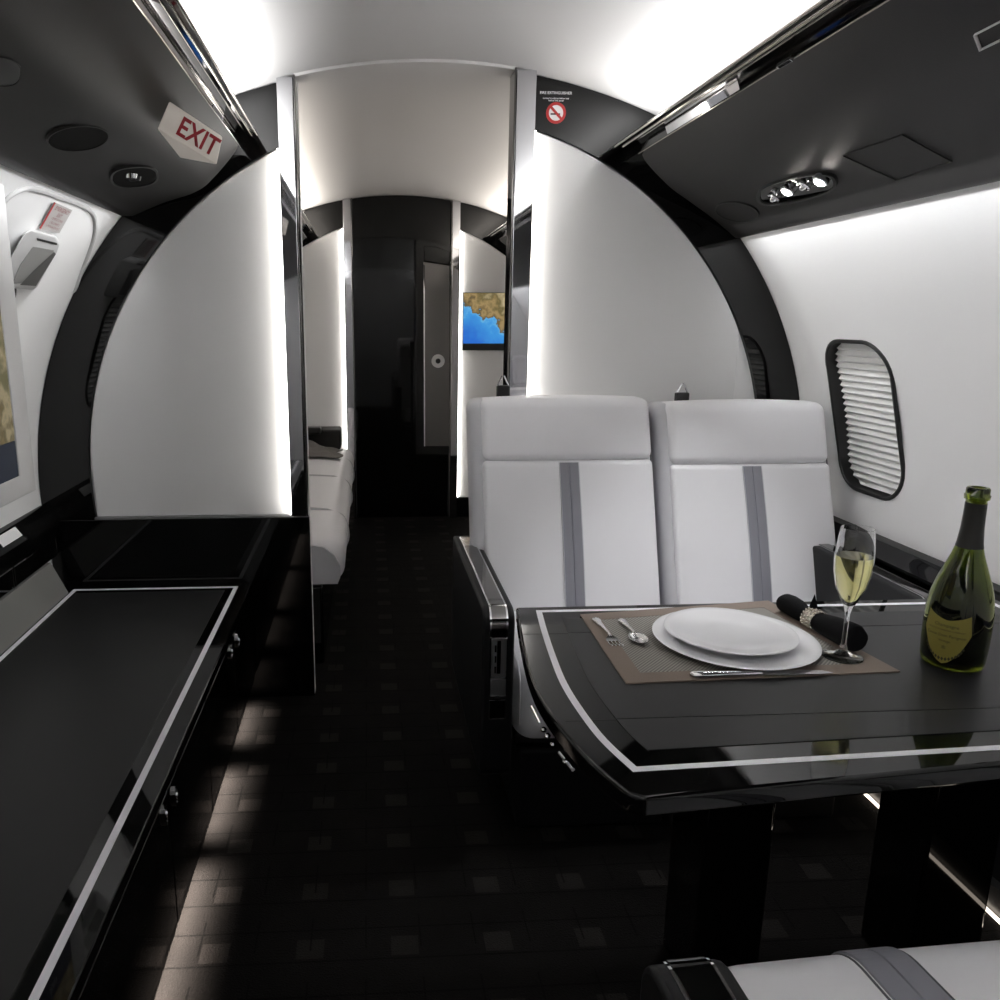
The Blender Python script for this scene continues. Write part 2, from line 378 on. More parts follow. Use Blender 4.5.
bm = bmn(); ydisc(bm, c, .016, .040, 4.888, 4.9); lk = obj('door_lock', bm, WHITEP, hp, bevel=.002)
bm = bmn(); ydisc(bm, c, 0, .014, 4.885, 4.899); obj('lock_core', bm, BLACKP, hp)
bm = bmn(); xs = [-.195+(.428+.195)*i/24 for i in range(25)]
loops(bm, [[(x, y, zh(x)-o) for x in xs]+[(x, y, zh(x)+.004) for x in xs[::-1]] for y, o in ((YB-.050, .001), (YB-.046, .007), (YB+.03, .007), (YB+.034, .001))])
obj('trim_10', bm, HEADM, kind='structure', ang=50)
bm = bmn(); q = atY(424, 265, 4.9); q2 = atY(424.5, 446, 4.9); tube(bm, [(q.x, 4.897, q.z), (q2.x, 4.897, q2.z)], .0045, 8); obj('plate_edge', bm, CHROME, hp)
# ---------------------------------------------------------------- overhead bins
BL = [(-.290, 1.708), (-.335, 1.675), (-.46, 1.58), (-.668, 1.512)]
BRp = [(.692, 1.689), (.76, 1.671), (.93, 1.569), (1.115, 1.462)]
def binthing(P, side, ya, yb, label):
    r = thing('overhead_bin', label, 'overhead bin', ((P[0][0]+P[3][0])/2, (ya+yb)/2, P[3][1]))
    far = (LCX+side*sqrt(LR**2-(P[3][1]-LCZ)**2)*.997, P[3][1]+.0)
    topo = (P[1][0]+side*.16, 1.705)
    c1 = spline([(p[0], 0, p[1]) for p in (P[1], ((P[1][0]*.45+P[2][0]*.55), (P[1][1]*.45+P[2][1]*.55)-.006), P[2], ((P[2][0]+P[3][0])/2, (P[2][1]+P[3][1])/2+.004), P[3])], 7)
    prof = [(q.x, q.z) for q in c1]+[far, topo, (P[1][0]+side*.02, P[1][1]+.028)]
    bm = bmn(); rr = [[(q[0], y, q[1]) for q in prof] for y in (ya, ya+.5*(yb-ya))]
    dy_ = .115 if yb < YB else .02
    for o_, s_ in ((-.10, 1), (-.055, .995), (-.028, .98), (-.010, .95), (0, .90)):
        row = []
        for j, q in enumerate(prof):
            w_ = min(1, max(0, (P[1][1]-q[1])/(P[1][1]-P[3][1])))**.7 if j < len(c1) else (1 if q[0] == far[0] else .3)
            row.append((far[0]+(q[0]-far[0])*s_, yb+dy_*w_+o_, far[1]+(q[1]-far[1])*s_))
        rr.append(row)
    loops(bm, rr); obj('bin_body', bm, BINM, r, ang=50)
    # rail: dark lacquer underside with polished lines and an upright polished strip
    i0, i1 = P[0], P[1]; st = (i1[0]-side*.010, 1.718 if side < 0 else 1.705); ye_ = YB-.02 if yb < YB else yb+.04
    bm = bmn(); prism(bm, [i0, (i0[0]*.6+st[0]*.4, i0[1]*.6+(st[1]-.003)*.4-.004), st, (i1[0]-side*.001, i1[1]+.002), (i1[0]+side*.02, i1[1]+.028), (i1[0]+side*.02, i0[1]+.025), (i0[0]+side*.01, i0[1]+.012)], 'Y', ya, ye_)
    obj('front_rail', bm, GLOSS, r, ang=20)
    bm = bmn(); n_ = .0015*side
    e = yb-.30
    prism(bm, [(i1[0]-side*.0012, i1[1]+.003), (st[0]-side*.0012, st[1]-.003), (st[0], st[1]-.003), (i1[0], i1[1]+.003)], 'Y', 1.72 if side > 0 and yb < YB else ya, 2.12 if side > 0 and yb < YB else e); obj('polished_strip', bm, MIRROR, r)  # near right bin: short mirror piece, added to make a bright reflection
    ml = (i0[0]*.6+st[0]*.4, i0[1]*.6+(st[1]-.003)*.4-.0045)
    for q, rr_ in ((i0, .0032), (ml, .003), (st, .0022), ((i1[0], i1[1]+.001), .0018)):
        bm = bmn(); tube(bm, [(q[0], ya, q[1]), (q[0], yb-.02, q[1])], rr_, 8); obj('chrome_bead', bm, RAILM, r)
    return r
bl = binthing(BL, -1, Y0+.02, 2.36, 'charcoal leather overhead bin above the left wall, with speakers in its underside')
br = binthing(BRp, 1, Y0+.02, 2.36, 'charcoal overhead bin above the right wall, with lit reading lamps')
binthing(BL, -1, 2.56, 4.80, 'dark overhead bin on the left of the far cabin, seen beyond the left post')
binthing(BRp, 1, 2.56, 4.80, 'dark overhead bin on the right of the far cabin, seen beyond the right post')
def segframe(a, b, side):                  # outward (down/into cabin) normal of a bin facet
    t = Vector((b[0]-a[0], 0, b[1]-a[1])).normalized(); n = Vector((t.z, 0, -t.x));
    if n.z > 0: n = -n
    return t, n
def oval_on(bm, c, t, n, ry, rt, th, k=28, out=.001):
    loops(bm, [[c+n*o+Vector((0, ry*s*cos(2*pi*i/k), 0))+t*(rt*s*sin(2*pi*i/k)) for i in range(k)] for o, s in ((-.004, 1), (out, 1), (th, .9))])
def pell(seg, cx, cy, a, b, tilt, s=1, k=32, sq=1.0):
    out = []
    for i in range(k):
        u, v = cos(2*pi*i/k), sin(2*pi*i/k); u = abs(u)**sq*(1 if u > 0 else -1); v = abs(v)**sq*(1 if v > 0 else -1)
        x, y = a*s*u, b*s*v; c, sn = cos(radians(tilt)), sin(radians(tilt)); out.append(onSeg(cx+x*c-y*sn, cy+x*sn+y*c, *seg))
    return out
def pell_disc(bm, seg, n, e, h, s=1, sq=1.0):
    P = pell(seg, *e, s, 32, sq); Q = pell(seg, *e, s*.94, 32, sq)
    loops(bm, [[p-n*.004 for p in P], [p+n*h*.6 for p in P], [p+n*h for p in Q]])
def pell_ring(bm, seg, n, e, h, s0, s1, sq=1.0):
    P = pell(seg, *e, s0, 32, sq); Q = pell(seg, *e, s1, 32, sq)
    loops(bm, [[p-n*.003 for p in P], [p+n*h for p in P], [p+n*h for p in Q], [p-n*.003 for p in Q]], closeseq=True)
SL, SR = (BL[2], BL[3]), (BRp[2], BRp[3])
tL, nL = segframe(BL[2], BL[3], -1); tR, nR = segframe(BRp[2], BRp[3], 1)
def ring_on(bm, c, t, n, ry, rt, w, h=.003, k=32):
    loops(bm, [[c+n*o+Vector((0, (ry+d)*cos(2*pi*i/k), 0))+t*((rt+d)*sin(2*pi*i/k)) for i in range(k)] for o, d in ((-.003, 0), (h, 0), (h, w), (-.003, w))], closeseq=True)
for e, m_, nm_, sq in (((78, 138, 30, 12, -5), GRILLE, 'speaker_grille', 1), ((-8, 70, 28, 14, 8), BLACKP, 'air_outlet', .7)):
    bm = bmn(); pell_disc(bm, SL, nL, e, .0015, 1, sq); g = obj(nm_, bm, m_, bl)
    bm = bmn(); pell_ring(bm, SL, nL, e, .002, 1.0, 1.05, sq); obj('grille_rim', bm, BINM, g)
e = (134, 176, 23, 10, -4); bm = bmn(); pell_disc(bm, SL, nL, e, .001, 1, .8); g = obj('reading_lamp', bm, GRILLE, bl)
bm = bmn(); pell_ring(bm, SL, nL, e, .004, .96, 1.06, .8); obj('lamp_rim', bm, BLACKP, g)
c = onSeg(132, 175, *SL)
for dy in (-.012, .02):
    bm = bmn(); lathe(bm, [(.0, -.004), (.013, -.004), (.016, .006), (.010, .01)], c+Vector((0, dy, -.006)), 18); obj('lamp_nozzle', bm, GLOSS if dy > 0 else CHROME, g)
# right-hand bin fittings
e = (797, 189, 39, 11.5, -12); bm = bmn(); pell_disc(bm, SR, nR, e, .001, 1, .75); unit = obj('service_panel', bm, GLOSS, br)
bm = bmn(); pell_ring(bm, SR, nR, e, .004, .97, 1.05, .75); obj('panel_rim', bm, BLACKP, unit)
for i, (px, lamp) in enumerate(((776, 0), (790, 1), (806, 0), (823, 1))):
    q = onSeg(px, (194, 187, 182, 177)[i], BRp[2], BRp[3])
    A = nR; U = Vector((0, 1, 0)); W = tR
    rg_ = .017 if lamp else .016
    bm = bmn(); loops(bm, [[q+A*o+(U*cos(2*pi*j/20)+W*sin(2*pi*j/20))*r_ for j in range(20)] for r_, o in ((rg_-.004, .001), (rg_, .001), (rg_, .012), (rg_-.004, .014))], closeseq=True); g = obj('lamp_ring' if lamp else 'air_nozzle', bm, CHROME, unit)
    bm = bmn(); loops(bm, [[q+A*o+(U*cos(2*pi*j/20)+W*sin(2*pi*j/20))*r_ for j in range(20)] for r_, o in ((rg_-.0042, .003), (rg_-.0042, .0145 if lamp else .006), (.009 if lamp else .004, .017 if lamp else .020))]); obj('lamp_lens' if lamp else 'nozzle_core', bm, LAMP if lamp else CHROME, unit)
e = (737, 212, 21, 9, 8); bm = bmn(); pell_disc(bm, SR, nR, e, .001); g = obj('speaker_grille', bm, BINM, br)
bm = bmn(); pell_ring(bm, SR, nR, e, .002, 1.0, 1.06); obj('grille_rim', bm, BLACKP, g)
def outline_on(seg, pxs, w, h, m, name, parent, closed=True, fill=None):
    t, n = segframe(*seg, 1); P = [onSeg(x, y, *seg) for x, y in pxs]; k = len(P); bm = bmn()
    c = sum(P, Vector())/k
    loops(bm, [[q+n*o+(c-q).normalized()*d for q in P] for o, d in ((-.002, 0), (h, 0), (h, w), (-.002, w))], closeseq=True)
    return obj(name, bm, m, parent, smooth=False)
outline_on((BRp[2], BRp[3]), [(842, 156), (902, 135), (952, 162), (896, 181)], .0022, .0006, BLACKP, 'oxygen_mask_panel_seam', br)
outline_on((BRp[0], BRp[1]), [(777, 64), (791, 56), (794, 58), (780, 66)], .002, .0055, CHROME, 'latch_plate', br)
outline_on((BRp[1], BRp[2]), [(977, 30), (1012, 12), (1018, 29), (983, 46)], .0028, .009, WHITET, 'sign_outline', br)
# exit sign, a wedge standing out of the left bin
A_, B_, C_, D_ = atY(169, 101, 1.70), atY(223, 137, 1.74), atY(217, 165, 1.74), atY(157, 129, 1.70)
E_, F_ = atY(180, 158, 1.86), atY(186, 116, 1.86)
ex = thing('exit_sign', 'cream wedge exit sign with red letters, standing out of the left bin', 'sign', tuple((A_+D_)/2))
bm = bmn(); v = [bm.verts.new(p) for p in (A_, B_, C_, D_, E_, F_)]
for f in ((0, 1, 2, 3), (3, 2, 4), (1, 5, 4, 2), (0, 5, 1), (0, 3, 4, 5)): bm.faces.new([v[i] for i in f])
obj('sign_body', bm, mat('cream_plastic', (.72, .66, .60), .4, Emission_Color=(1, .9, .8, 1), Emission_Strength=.06), ex, bevel=.003, smooth=True)
xd = ((B_-A_)+(C_-D_)).normalized(); yd = (A_-D_); yd = (yd-xd*yd.dot(xd)).normalized()
fn = xd.cross(yd); fo_ = A_+ (B_-A_)*.635+(D_-A_)*.5
bm = bmn(); text_bm(bm, 'EXIT', (0, 0, 0), xd, yd, .040, .001, bold=.0009, warp=lambda x, y, e: fo_+xd*x+yd*y*1.28+fn*(.002+e)); obj('sign_lettering', bm, mat('exit_red', (.38, .01, .02), .4), ex, smooth=False)
# ---------------------------------------------------------------- no smoking placard on the right ring
g = thing('no_smoking_sign', 'small round red and white no smoking sign with white wording above it', 'sign', tuple(atY(556, 113, YB-.017)))
c = atY(556, 113, YB-.017)
bm = bmn(); ydisc(bm, c, .021, .029, YB-.0185, YB-.016); q1 = Vector((c.x-.018, 0, c.z+.018)); q2 = Vector((c.x+.018, 0, c.z-.018))
o_ = Vector((.0025, 0, .0025)); prism(bm, [(p.x, p.z) for p in (q1+o_, q2+o_, q2-o_, q1-o_)], 'Y', YB-.0188, YB-.016); obj('red_ring', bm, RED, g, smooth=False)
bm = bmn(); ydisc(bm, c, 0, .023, YB-.0175, YB-.016); obj('white_disc', bm, WHITET, g, smooth=False)
bm = bmn(); box(bm, c.x-.016, c.x+.012, YB-.0183, YB-.0165, c.z-.005, c.z-.001); obj('cigarette_symbol', bm, BLACKT, g, smooth=False)
bm = bmn(); c2 = atY(556, 93, YB-.017)
text_bm(bm, 'FIRE EXTINGUISHER', c2, (1, 0, 0), (0, 0, 1), .0105, .0005); c3 = atY(556, 98.3, YB-.017)
text_bm(bm, 'located in cabinet below seat', c3, (1, 0, 0), (0, 0, 1), .0065, .0005); c3 = atY(556, 100.6, YB-.017)
text_bm(bm, 'behind this panel', c3, (1, 0, 0), (0, 0, 1), .0065, .0005); obj('sign_lettering', bm, WHITET, g, smooth=False)
# ---------------------------------------------------------------- windows, hatch
def cyl(Yv, a, r=0):                       # point on lining, raised r into the cabin; a angle from +X
    return Vector((LCX+(LR-r)*cos(a), Yv, LCZ+(LR-r)*sin(a)))
def window(nm, side, yc, zc, w, h, shade_m, pleat=22):
    ac = math.asin((zc-LCZ)/LR); S_ = lambda u, v, r: (lambda p: Vector((2*LCX-p.x, p.y, p.z)) if side < 0 else p)(cyl(yc+u, ac+v/LR, r))
    out = rrect(w, h, .095, 8); k = len(out)
    def inset(d): return rrect(w-2*d, h-2*d, .095-d, 8)
    out = [(u-.03*(-v/h), v) for u, v in out]
    I = lambda d: [(u-.03*(-v/h), v) for u, v in inset(d)]
    bm = bmn(); loops(bm, [[S_(u, v, r) for u, v in I(d)] for d, r in ((-.001, -.002), (0, .003), (.003, .0055), (.008, .0055), (.010, .003), (.011, -.038), (.004, -.038), (.004, -.002))], closeseq=True)
    fr = obj(nm, bm, BLACKP, kind='structure')
    cut_hole(side, [S_(u, v, .03) for u, v in I(.004)], [S_(u, v, -.06) for u, v in I(.004)])
    bm = bmn(); rows = pleat*2
    # pleated shade: rows clipped by the rounded outline
    rings = []
    for i in range(rows+1):
        v = -(h/2-.016)+(h-.032)*i/rows
        hw = w/2-.0105; rr_ = .0845; dv = abs(v)-(h/2-.014-rr_)
        if dv > 0: hw = hw-rr_+sqrt(max(0, rr_*rr_-dv*dv))
        r = -.028 if i % 2 else -.019
        rings.append([S_(u*hw-.03*(-v/h), v, r) for u in (-1, -.5, 0, .5, 1)])
    loops(bm, rings, closed=False, cap=False); obj('pleated_shade', bm, shade_m, fr, smooth=False)
    bm = bmn(); loops(bm, [[S_(u, v, r) for u, v in I(.005)] for r in (-.065, -.069)]); obj('window_pane', bm, WINDOWDARK, fr, smooth=False)
    return fr
def cut_hole(side, pts_in, pts_out):
    w = bpy.data.objects['wall_right' if side > 0 else 'wall_left']
    bm = bmn(); loops(bm, [pts_in, pts_out]); bmesh.ops.recalc_face_normals(bm, faces=bm.faces); me = bpy.data.meshes.new('c'); bm.to_mesh(me); bm.free()
    c = bpy.data.objects.new('c', me); COL.objects.link(c)
    m_ = w.modifiers.new('b', 'BOOLEAN'); m_.object = c; m_.operation = 'DIFFERENCE'; m_.solver = 'EXACT'
    bpy.context.view_layer.update(); nm = bpy.data.meshes.new_from_object(w.evaluated_get(bpy.context.evaluated_depsgraph_get()))
    w.modifiers.remove(m_); w.data = nm; bpy.data.objects.remove(c)
WINDOWDARK = mat('dark_outer_pane', (.02, .02, .022), .1)
SHADE = mat('pleated_shade_fabric', (.82, .82, .81), .6, Emission_Color=(.9, .95, 1, 1), Emission_Strength=.0)
w1 = window('window_1', 1, 2.128, .958, .30, .44, SHADE)
wl = onC(23, 335)
w2 = window('window_2', -1, wl.y-.29, wl.z-.06, .30, .44, SHADE)
w3 = window('window_3', 1, 1.15, .955, .30, .44, SHADE)
w4 = window('window_4', 1, 3.4, .955, .30, .44, SHADE)
# emergency exit hatch on the left wall: bead, placard, handle
def inC(x, y, r=0): return onC(x, y, LR-r)
hb = thing('emergency_exit_hatch', 'white emergency exit hatch in the left wall behind the map screen', 'hatch', tuple(onC(50, 260)))
pts = spline([inC(x, y, -.001) for x, y in ((-25, 235), (-5, 212), (8, 196), (25, 188), (40, 190), (60, 197), (82, 205), (93, 215), (94, 232), (88, 252), (76, 285), (64, 330), (56, 380), (54, 430))], 6)
bm = bmn(); tube(bm, pts, .0075, 8); obj('hatch_rim', bm, WHITEP, hb)
pl = [inC(x, y, .004) for x, y in ((54, 202), (72, 210), (59, 233), (39, 228))]
nrm = (pl[1]-pl[0]).cross(pl[3]-pl[0]).normalized()
if nrm.x < 0: nrm = -nrm
bm = bmn(); quad_slab(bm, pl, nrm, .001); pk = obj('instruction_placard', bm, mat('translucent_placard', (.52, .50, .49), .4), hb, smooth=False)
bm = bmn(); quad_slab(bm, [pl[0]+nrm*.001, pl[0].lerp(pl[1], .06)+nrm*.001, pl[3].lerp(pl[2], .06)+nrm*.001, pl[3]+nrm*.001], nrm, .0008)
obj('red_edge', bm, RED, pk, smooth=False)
xd = (pl[1]-pl[0]).normalized(); yd = (pl[0]-pl[3]); hgt = yd.length; yd = (yd-xd*yd.dot(xd)).normalized(); wd = (pl[1]-pl[0]).length
nn = xd.cross(yd); s_ = 1 if nn.dot(nrm) > 0 else -1
bm = bmn()
for tt, s, sz in ((.15, 'EMERGENCY', .016), (.36, 'EXIT', .014), (.52, '1 REMOVE COVER', .009), (.67, '2 PULL HANDLE', .009), (.82, '3 PUSH HATCH OUT', .009)):
    text_bm(bm, s, pl[0].lerp(pl[3], tt)+(pl[1]-pl[0])*.53+nrm*.002, xd, yd, sz, .0004*s_)
obj('placard_lettering', bm, PRINTG, pk, smooth=False)
def patch(bm, pxs, r0, r1): loops(bm, [[inC(x, y, r0) for x, y in pxs], [inC(x, y, r1) for x, y in pxs]])
bm = bmn(); patch(bm, [(24, 233), (32, 229), (56, 236), (60, 243), (57, 252), (37, 287), (33, 290), (10, 288), (-2, 282), (8, 262)], -.002, .022); hd = obj('handle_cover', bm, WHITEP, hb, bevel=.006)
bm = bmn(); patch(bm, [(33, 246), (54, 250), (53, 256), (33, 282), (12, 284), (20, 265)], .020, .0235); obj('handle_recess', bm, GREYP, hd, bevel=.002)
bm = bmn(); patch(bm, [(54, 252), (56, 254), (36, 286), (20, 285), (34, 270)], .0225, .0245); obj('recess_shadow_plate', bm, mat('recess_shade_grey', (.09, .09, .085), .4), hd)  # dark plate stands in for the shade inside the handle recess
bm = bmn(); patch(bm, [(37, 238), (57, 243), (57, 245), (37, 240.5)], .020, .0232); obj('cover_slot', bm, BLACKP, hd)
# ---------------------------------------------------------------- wall screen (left)
XM = -.68
def mp(x, y): return atX(x, y, XM)
far_t, far_b = mp(4, 185), mp(36, 490)
yf = (far_t.y+far_b.y)/2; zt, zb = far_t.z, far_b.z
ms = thing('wall_monitor', 'large white framed monitor showing a map, at the left edge above the ledge', 'monitor', (XM, yf-.5, zb))
bm = bmn(); fw = .052; ya = yf-.95; bw = .028
a = [(ya, zb), (yf, zb), (yf, zt), (ya, zt)]; b = [(ya+fw, zb+bw), (yf-fw, zb+bw), (yf-fw, zt-fw), (ya+fw, zt-fw)]
s0 = mp(0, 262); s1 = mp(22, 476); ysc = s1.y; zsb = s1.z
b = [(ya+fw, zsb), (ysc, zsb), (ysc, zt-.05), (ya+fw, zt-.05)]
loops(bm, [[(XM-.012, p[0], p[1]) for p in a], [(XM, p[0], p[1]) for p in a], [(XM+.003, (p[0]*.7+q[0]*.3), (p[1]*.7+q[1]*.3)) for p, q in zip(a, b)], [(XM-.004, p[0], p[1]) for p in b], [(XM-.012, p[0], p[1]) for p in b]], closeseq=True)
obj('monitor_frame', bm, WHITEP, ms, bevel=.002)
zbar = mp(16, 441).z
bm = bmn(); box(bm, XM-.011, XM-.006, ya+fw, ysc, zbar, zt-.05); scn = obj('screen', bm, MAP2, ms, smooth=False)
bm = bmn(); box(bm, XM-.011, XM-.006, ya+fw, ysc, zsb, zbar-.0005); obj('screen_bar', bm, MAPBAR, ms, smooth=False)
bm = bmn(); box(bm, XM-.05, XM-.0125, ya+.02, yf-.02, zb+.02, zt-.02); obj('back_cover', bm, WHITEP, ms, bevel=.01)
bm = bmn(); box(bm, -1.0, XM-.045, yf-.60, yf-.45, zb+.12, zb+.30); obj('wall_bracket', bm, WHITEP, ms)
q = mp(0, 462); bm = bmn(); text_bm(bm, 'km', (XM-.0055, q.y-.02, q.z), (0, 1, 0), (0, 0, 1), .03, .0003); obj('screen_lettering', bm, WHITET, scn, smooth=False)
# ---------------------------------------------------------------- left side ledge with pockets
lg = thing('side_ledge', 'black lacquer side ledge with pockets and a grey woven panel, along the left wall', 'ledge', (-.97, 1.0, .41))
ye = YB-.02
bm = bmn(); prof = [(-1.015, .662), (-.99, .655), (-.968, .625), (-.962, .585), (-.968, .567), (-.968, .565), (-.985, .56), (-.985, .5), (-1.01, .5)]
prism(bm, prof, 'Y', Y0+.05, ye); obj('ledge_top', bm, GLOSS, lg, ang=40)
bm = bmn(); prism(bm, [(-.970, .50), (-.926, .402), (-.97, .402), (-1.0, .50)], 'Y', Y0+.05, ye-.075); obj('fabric_panel', bm, GREYFAB, lg, smooth=False)
yy = [ye-.02]
while yy[-1] > .5: yy.append(yy[-1]-.31)
for i in range(len(yy)-1):
    bm = bmn(); box(bm, -.984, -.972, yy[i+1]+.012, yy[i]-.004, .505, .562); pk = obj('pocket', bm, GLOSS, lg, bevel=.002)
    bm = bmn(); y0, y1 = yy[i+1]+.010, yy[i]-.002
    tube(bm, [(-.970, y0, .506), (-.970, y0, .563), (-.970, y1, .563), (-.970, y1, .506)], .0022, 6); obj('pocket_edge', bm, DARKMIR, pk)
bm = bmn(); q = [atX(x, y, -.965) for x, y in ((0, 540), (5, 533), (13, 536), (0, 545))]
bm = bmn(); quad_slab(bm, [(-.988, 2.10, .657), (-.970, 2.10, .632), (-.970, 2.22, .632), (-.988, 2.22, .657)], (.8, 0, .6), .002); tg = tag(obj('paper_tag', bm, WHITET, smooth=False), 'small white paper tag lying on the left ledge below the monitor', 'tag'); recentre(tg)
# ---------------------------------------------------------------- credenza (left)
cd = thing('credenza', 'long low black lacquer cabinet with white inlay along the left side', 'cabinet', (-.65, 1.2, 0))
XF, ZT, YC = -.378, .40, YB-.022
bm = bmn(); box(bm, -.96, -.385, .1, YC, .075, ZT-.026); obj('cabinet_body', bm, GLOSS, cd)
bm = bmn(); box(bm, -.96, -.46, .1, YC, 0, .075); obj('toe_kick', bm, BLACKP, cd)
bm = bmn(); box(bm, -.97, XF, .1, YC, ZT-.025, ZT); obj('worktop', bm, GLOSS, cd, bevel=.003)
bm = bmn(); zi0, zi1 = ZT-.0005, ZT+.0006; w = .013
xa, xb, yt = -.924, -.416, 2.432
box(bm, xa, xa+w, .12, yt, zi0, zi1); box(bm, xb-w, xb, .12, yt, zi0, zi1); box(bm, xa+w, xb-w, yt-w*1.1, yt, zi0, zi1)
obj('inlay_line', bm, INLAY, cd, smooth=False)
bm = bmn(); box(bm, -.905, -.452, .12, 2.395, zi0, ZT+.0012); obj('leather_top_pad', bm, PADM, cd, bevel=.001)
ly_ = [atX(*q, -.374).y for q in ((239, 641), (232, 652), (177, 796), (167, 815))]
yd_ = [2.44, (ly_[0]+ly_[1])/2, (ly_[1]+ly_[2])/2, (ly_[2]+ly_[3])/2, .40]
for i in range(4):
    bm = bmn(); box(bm, -.3845, -.3795, yd_[i+1]+.003, yd_[i]-.003, .08, ZT-.03); dd = obj('door', bm, GLOSS, cd, bevel=.0015)
    lp = atX(*((239, 641), (232, 652), (177, 796), (167, 815))[i], -.374); yl, zc_ = lp.y, lp.z
    bm = bmn(); loops(bm, [[(xx, yl+r_*.5*cos(2*pi*j/20), zc_+r_*sin(2*pi*j/20)) for j in range(20)] for xx, r_ in ((-.381, .021), (-.374, .021), (-.374, .0155), (-.381, .0155))], closeseq=True); lt = obj('latch_ring', bm, CHROME, dd)
    bm = bmn(); loops(bm, [[(xx, yl+r_*.5*cos(2*pi*j/16), zc_+r_*sin(2*pi*j/16)) for j in range(16)] for xx, r_ in ((-.381, .009), (-.372, .007))]); obj('latch_button', bm, CHROME, dd)
# ---------------------------------------------------------------- dining table
ZTB = .66
edge = [atZ(x, y, ZTB) for x, y in ((516, 607), (521, 640), (531, 680), (549, 713), (576, 747), (605, 775), (627, 793))]
edge = [(q.x, q.y) for q in edge]
c1 = [(q.x, q.y) for q in spline([(x, y, 0) for x, y in edge], 5)]
near0 = atZ(645, 798, ZTB); near1 = atZ(1000, 763, ZTB); k = (near1.y-near0.y)/(near1.x-near0.x)
XR = 1.285; farY = 1.502
nearR = (XR, near0.y+k*(XR-near0.x))
outl = c1+[(near0.x, near0.y)]+[nearR, (XR, farY)]
tb = thing('dining_table', 'black lacquer table with white inlay line, set with one place', 'table', (.8, 1.25, 0))
bm = bmn(); prism(bm, outl, 'Z', ZTB-.028, ZTB); obj('tabletop', bm, GLOSS, tb, bevel=.005, ang=50)
bm = bmn(); prism(bm, [(x+.03+(.0 if i < len(c1)-8 else .02), max(y, near0.y+.09)) if i < len(c1) else ((x+.05, y+.09) if i == len(c1) else (x-.02, y+.09 if y < 1.2 else y)) for i, (x, y) in enumerate(outl)], 'Z', ZTB-.055, ZTB-.0285); obj('under_frame', bm, GLOSS, tb, bevel=.003)
il = [atZ(x, y, ZTB) for x, y in ((536, 610.5), (541, 630), (549, 655), (560, 683), (577, 711), (600, 741), (633, 772))]
io = [(q.x, q.y) for q in spline(il, 5)]
irO = (1.262, None)
n0 = atZ(633, 772, ZTB); n1 = atZ(1000, 750, ZTB); kk = (n1.y-n0.y)/(n1.x-n0.x)
yf0 = il[0].y
ring_o = io+[(1.262, n0.y+kk*(1.262-n0.x)), (1.262, yf0)]
def insetpoly(P, d):
    out = []; n = len(P)
    for i in range(n):
        a, b, c = Vector(P[i-1]), Vector(P[i]), Vector(P[(i+1) % n])
        e1 = (b-a).normalized(); e2 = (c-b).normalized(); n1_ = Vector((-e1.y, e1.x)); n2_ = Vector((-e2.y, e2.x))
        mm = (n1_+n2_).normalized(); out.append(tuple(b+mm*(d/max(.35, mm.dot(n1_)))))
    return out
def strip_poly(P, d0, d1, z0, z1, name, m, parent):
    bm = bmn(); A, B = insetpoly(P, d0), insetpoly(P, d1)
    loops(bm, [[(x, y, z0) for x, y in A], [(x, y, z1) for x, y in A], [(x, y, z1) for x, y in B], [(x, y, z0) for x, y in B]], closeseq=True)
    return obj(name, bm, m, parent, smooth=False)
strip_poly(ring_o, 0, .011, ZTB-.0005, ZTB+.0006, 'inlay_line', INLAY, tb)
# leather centre in three strips with seams
def clipY(P, y0, y1):
    def cl(P, f, val, sgn):
        out = []
        for i in range(len(P)):
            a, b = P[i-1], P[i]; fa, fb = sgn*(a[1]-val), sgn*(b[1]-val)
            if (fa >= 0) != (fb >= 0): t = fa/(fa-fb); out.append((a[0]+(b[0]-a[0])*t, val))
            if fb >= 0: out.append(b)
        return out
    return cl(cl(P, None, y0, 1), None, y1, -1)
pad = insetpoly(ring_o, .048)
pad = [p for p in pad]
yn = atZ(640, 752, ZTB).y
for (ya_, yb_) in ((yn, 1.0325), (1.0345, 1.357), (1.359, 1.452)):
    bm = bmn(); q = clipY(pad, ya_, yb_); prism(bm, q, 'Z', ZTB-.0005, ZTB+.0010); obj('leather_inset', bm, TABLEM, tb, smooth=False)
bm = bmn()
for y_, xa_ in ((1.0335, .276), (1.358, .277)):
    bm = bmn(); box(bm, xa_, pad[0][0]+.0 if y_ > 1.2 else .35, y_-.0008, y_+.0008, ZTB-.0005, ZTB+.0004); obj('fold_seam', bm, BLACKP, tb, smooth=False)
# control strip on the aisle edge
ctl = [(c1[i][0]+.0, c1[i][1]) for i in range(len(c1))]
def edge_pt(t): i = t*(len(c1)-1); a = int(i); b = min(a+1, len(c1)-1); f = i-a; return Vector((c1[a][0]*(1-f)+c1[b][0]*f, c1[a][1]*(1-f)+c1[b][1]*f, 0))
for t0, t1 in ((.36, .44), (.58, .66)):
    bm = bmn(); p0, p1 = edge_pt(t0), edge_pt(t1); tube(bm, [p0+Vector((-.001, 0, ZTB-.036)), p1+Vector((-.001, 0, ZTB-.036))], .0028, 8); obj('edge_control', bm, CHROME, tb)
for t0 in (.47, .50, .54, .62):
    bm = bmn(); p0 = edge_pt(t0); lathe(bm, [(.004, -.003), (.005, 0), (.003, .003)], p0+Vector((-.001, 0, ZTB-.036)), 12); obj('edge_button', bm, CHROME, tb)
for x0, x1 in ((.575, .70), (.985, 1.12)):
    bm = bmn(); box(bm, x0, x1, 1.20, 1.34, 0, ZTB-.055); obj('leg', bm, GLOSS, tb, bevel=.006)
